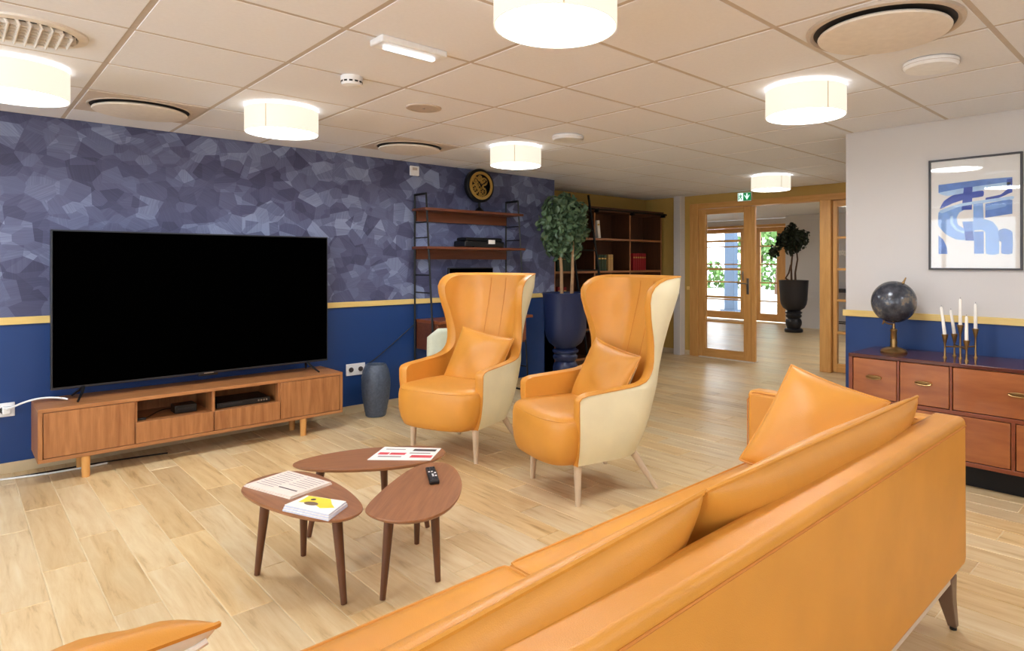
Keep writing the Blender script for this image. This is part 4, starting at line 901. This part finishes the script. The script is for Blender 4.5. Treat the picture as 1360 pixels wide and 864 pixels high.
LP = [((-3.92, 1.415), 'white drum ceiling lamp above the middle of the television'), ((-3.92, 3.215), 'white drum ceiling lamp in front of the gold clock'), ((-3.92, .215), 'white drum ceiling lamp above the left end of the television'),
      ((-1.52, 1.415), 'large-looking white drum ceiling lamp above the sofa, cut by the top edge'), ((-1.52, 3.215), 'white drum ceiling lamp in front of the white wall near the print'), ((-3.32, 6.215), 'white drum ceiling lamp in front of the glazed oak doors'),
      ((.88, 1.415), 'added white drum fill lamp behind the sofa, out of view'), ((.88, 3.215), 'added white drum fill lamp over the right end of the sideboard, out of view'), ((-1.52, -.985), 'added white drum fill lamp behind the camera, out of view'), ((-2.9, 10.0), 'added white drum fill lamp in the hall beyond the white wall, out of view'), ((-7.4, 9.3), 'added white drum fill lamp in the hall beyond the bookcase, out of view'), ((-3.5, 8.6), 'added white drum fill lamp in the hall just behind the white wall corner'), ((-8.2, 11.0), 'added white drum fill lamp deep in the hall, out of view')]  # lamps on this line are added to brighten the room and the hall
lamp0 = make_lamp()
for k, ((x, y), lb) in enumerate(LP):
    o = lamp0 if k == 0 else copy_tree(lamp0)
    o.location = (x, y, CZ-.003); o.rotation_euler = (0, 0, YAW+(.05*k)); o['label'] = lb; o['group'] = 'drum ceiling lamps'
# diffusers
def big_vent(label, x, y, square):
    t = thing('air_diffuser', label, 'air vent', (x, y, CZ-.003), 0, 'round air diffusers')
    if square: bx(-.288, .288, -.288, .288, -.004, .004).build('panel', 'vpanel', t, bevel=.002)
    p = G().lathe([(.284, .0), (.282, -.010), (.268, -.014), (.256, -.008), (.25, .01)] if not square else [(.262, -.004), (.258, -.010), (.25, -.008), (.246, .004)], n=64, cap0=False, cap1=False).build('ring', 'vent', t)
    G().lathe([(.255, -.006), (.2, -.0065)], n=64, cap0=False, cap1=False).build('gap', 'darkgap', t)
    G().lathe([(.228, -.018), (.236, -.020), (.240, -.026), (.236, -.032), (.215, -.036), (.0002, -.040)], n=64, cap0=True, cap1=False).build('disc', 'trim2', t)
    for k in range(3): G().tube([(.15*math.cos(k*2.1), .15*math.sin(k*2.1), 0), (.15*math.cos(k*2.1), .15*math.sin(k*2.1), -.022)], .006, 6).build('stud', 'chrome', t)
    return t
big_vent('round air diffuser in a beige panel above the left end of the television', -4.52, .815, True)
big_vent('round air diffuser in a beige panel above the ladder shelf', -4.52, 2.615, True)
big_vent('large round air diffuser at the top right, above the sofa', -.92, 2.615, False)
t = thing('air_grille', 'round white grille with thick slats at the top left corner', 'air vent', (-3.32, .215, CZ-.003))
G().lathe([(.20, 0), (.198, -.008), (.165, -.012), (.160, .0)], n=48, cap0=False, cap1=False).build('ring', 'trim2', t)
G().lathe([(.163, -.001), (.0002, -.0012)], n=48, cap0=False, cap1=False).build('backing', 'darkgap', t)
for k in range(9):
    y = -.132+.033*k; h = math.sqrt(.158**2-y*y)
    G().obox((0, y, -.014), (2*h, .006, .03), Matrix.Rotation(.5, 3, 'X')).build('slat', 'trim2', t, bevel=.001, seg=1)
for k in range(7):
    x = -.12+.04*k; h = math.sqrt(.158**2-x*x); G().box(x-.003, x+.003, -h, h, -.022, -.004).build('cross_slat', 'trim2', t)
t.rotation_euler = (0, 0, .0)
# small ceiling devices
t = thing('smoke_detector', 'small white smoke detector on the ceiling right of the lamps', 'smoke detector', (-3.02, 1.425, CZ-.003))
G().lathe([(.052, 0), (.053, -.018), (.050, -.024), (.050, -.034), (.046, -.044), (.030, -.049), (.0002, -.05)], n=36, cap0=True, cap1=False).build('body', 'trim', t)
for k in range(12):
    a = k*PI/6; G().obox((.0495*math.cos(a), .0495*math.sin(a), -.029), (.004, .016, .008), Matrix.Rotation(a, 3, 'Z')).build('vent_slot', 'black', t)
t['label'] = 'small white smoke detector on the ceiling left of the emergency light'
t = thing('emergency_light', 'slim white emergency light glowing on a ceiling bar', 'emergency light', (-2.42, 1.40, CZ-.001))
bx(-.055, .055, -.155, .155, -.028, 0).build('housing', 'trim', t, bevel=.006)
bx(-.014, .014, -.12, .12, -.042, -.028).build('diffuser', 'led', t, bevel=.006)
t = thing('ceiling_speaker', 'flat round beige speaker grille in a ceiling tile', 'speaker', (-3.32, 2.015, CZ-.003))
G().lathe([(.104, 0), (.103, -.006), (.095, -.009), (.088, -.007)], n=48, cap0=False, cap1=False).build('ring', 'vpanel', t); G().lathe([(.09, -.005), (.0002, -.0055)], n=48, cap0=False, cap1=False).build('grille', 'vent', t)
G().lathe([(.008, -.0056), (.008, -.009), (.0002, -.009)], n=12, cap0=False, cap1=False).build('screw', 'chrome', t)
for x, y, lb in ((-3.32, 3.215, 'white round access point on the ceiling beside the lamp before the clock'), (-.92, 3.215, 'white round access point on the ceiling above the framed print')):
    t = thing('access_point', lb, 'access point', (x, y, CZ-.003), 0, 'round ceiling access points')
    G().lathe([(.108, 0), (.116, -.006), (.116, -.022), (.106, -.034), (.0002, -.036)], n=48, cap0=True, cap1=False).build('body', 'trim', t)
    G().lathe([(.117, -.0195), (.1175, -.0205), (.117, -.0215)], n=48, cap0=False, cap1=False).build('rim_line', 'grid', t)
# exit sign
t = thing('exit_sign', 'small green and white exit sign with a down arrow above the glazed doors', 'exit sign', (-4.30, DY-.04, 2.10)); of = t.location
ex0, ex1, ez0, ez1, ey = -4.395, -4.195, 2.09, 2.205, DY-.035
bx(ex0, ex1, ey, DY, ez0, ez1).build('case', 'trim', t, of, bevel=.003)
m = ex0+.085
bx(ex0+.006, m, ey-.002, ey, ez0+.008, ez1-.008).build('left_panel', 'sign_w', t, of, smooth=False); bx(m, ex1-.005, ey-.002, ey, ez0+.008, ez1-.008).build('right_panel', 'sign_g', t, of, smooth=False)
ac_, zc = (m+ex1-.005)/2, (ez0+ez1)/2
bx(ac_-.009, ac_+.009, ey-.0035, ey-.002, zc-.02, zc+.042).build('arrow_shaft', 'sign_w', t, of, smooth=False)
G().ngon([(x, ey-.0036, z) for x, z in ((ac_-.036, zc+.012), (ac_, zc-.042), (ac_+.036, zc+.012), (ac_+.036, zc+.026), (ac_, zc-.014), (ac_-.036, zc+.026))]).build('arrow_head', 'sign_w', t, of, smooth=False)
dx = ex0+.012
bx(dx, dx+.010, ey-.003, ey-.002, ez0+.014, ez1-.014).build('door_mark', 'sign_g', t, of, smooth=False)
hx = ex0+.048
G().ngon([(hx+.006*math.cos(i*PI/5), ey-.003, zc+.032+.006*math.sin(i*PI/5)) for i in range(10)]).build('figure_head', 'sign_g', t, of, smooth=False)
G().ngon([(x, ey-.003, z) for x, z in ((hx-.010, zc+.022), (hx+.010, zc+.022), (hx+.022, zc+.004), (hx+.016, zc), (hx+.006, zc+.012), (hx+.006, zc-.006), (hx+.018, zc-.022), (hx+.012, zc-.038), (hx+.004, zc-.036), (hx+.008, zc-.022), (hx-.006, zc-.010), (hx-.012, zc-.026), (hx-.028, zc-.030), (hx-.028, zc-.022), (hx-.016, zc-.018), (hx-.008, zc+.010), (hx-.020, zc+.002), (hx-.024, zc+.008))]).build('figure_body', 'sign_g', t, of, smooth=False)
# ------------------------------------------------------------------ hall furniture and outdoors
t = thing('console_table', 'narrow black console table against the white hall wall', 'table', (-4.5, 11.85, 0)); of = t.location
bx(-5.17, -3.9, 11.66, 12.04, .74, .80).build('top', 'metal_black', t, of, bevel=.003)
for x in (-5.15, -3.92):
    for y in (11.68, 12.02): bx(x-.012, x+.012, y-.012, y+.012, 0, .74).build('leg', 'metal_black', t, of)
for y in (11.68, 12.02): bx(-5.15, -3.92, y-.008, y+.008, .16, .18).build('stretcher', 'metal_black', t, of)
t = thing('orchid', 'white orchid in a dark bowl on the hall console, seen through the side panel', 'plant', (-4.62, 11.85, .80)); of = t.location
G().lathe([(.06, 0), (.10, .03), (.11, .08), (.10, .085)], (-4.62, 11.85, .80), 24).build('bowl', 'urnb', t, of)
for k, (dx, zt) in enumerate(((-.12, 1.55), (.10, 1.62), (.0, 1.35))):
    P = bez((-4.62, 11.85, .86), (-4.62+dx*.2, 11.85, 1.15), (-4.62+dx, 11.83, zt), (-4.62+dx*2.4, 11.80, zt-.08), 12); G().tube(P, .006, 5).build('stem', 'hedge', t, of)
    for q in P[7:]:
        g = G()
        for a in range(5):
            an = a*2*PI/5; u = Vector((math.cos(an), -.25, math.sin(an))); s = Vector((-math.sin(an), 0, math.cos(an)))
            g.add([q, q+u*.03+s*.022, q+u*.055, q+u*.03-s*.022], [(0, 1, 2, 3)])
        g.build('flower', 'wax', t, of, recalc=False)
t = thing('blue_column', 'blue-grey steel column on the terrace outside the far doors', 'column', (-9.15, 15.0, -.05)); of = t.location
bx(-9.32, -9.02, 14.9, 15.1, -.05, 3.0).build('shaft', 'bluepost', t, of, bevel=.01); bx(-9.4, -8.94, 14.82, 15.18, -.05, .03).build('base_plate', 'bluepost', t, of)
t = thing('garden_shed', 'slatted blue-grey shed wall outside the far right door', 'shed', (-8.7, 18.2, -.05)); of = t.location
for k in range(11): bx(-8.95+.16*k, -8.81+.16*k, 17.6, 17.66, -.05, 2.3).build('slat', 'bluepost', t, of)
bx(-9.0, -7.2, 17.66, 19.2, -.05, 2.25).build('body', 'bluepost', t, of)
def garden_tree(label, x, y, h, R, seed):
    t = thing('garden_tree', label, 'tree', (x, y, -.05), 0, 'garden trees beyond the terrace'); 
    G().tube([(0, 0, 0), (.1, 0, h*.4), (0, .1, h*.75)], [.18, .13, .06], 8).build('trunk', 'bark2', t)
    cc = [((rc.uniform(-R, R)*.6, rc.uniform(-R, R)*.6, h*.55+rc.uniform(-.5, .7)*R), R*rc.uniform(.4, .6)) for _ in range(9)]
    o = leaf_cloud(cc, 900, .34, seed).build('foliage', 'hedge', t, smooth=False, recalc=False); o['kind'] = 'stuff'
garden_tree('green garden tree seen through the left part of the far doors', -13.0, 25, 5.0, 2.2, 31)
garden_tree('green garden tree beside the blue column outside the far doors', -17.5, 31.5, 4.6, 1.9, 32)
garden_tree('green garden tree behind the slatted shed outside', -8.6, 27.5, 5.4, 2.4, 33)
tag(leaf_cloud([((-20+1.1*k, 29, .6), .9) for k in range(16)], 1800, .3, 40).build('hedge', 'hedge', smooth=False, recalc=False), 'low green hedge at the end of the terrace', 'hedge', kind='stuff')
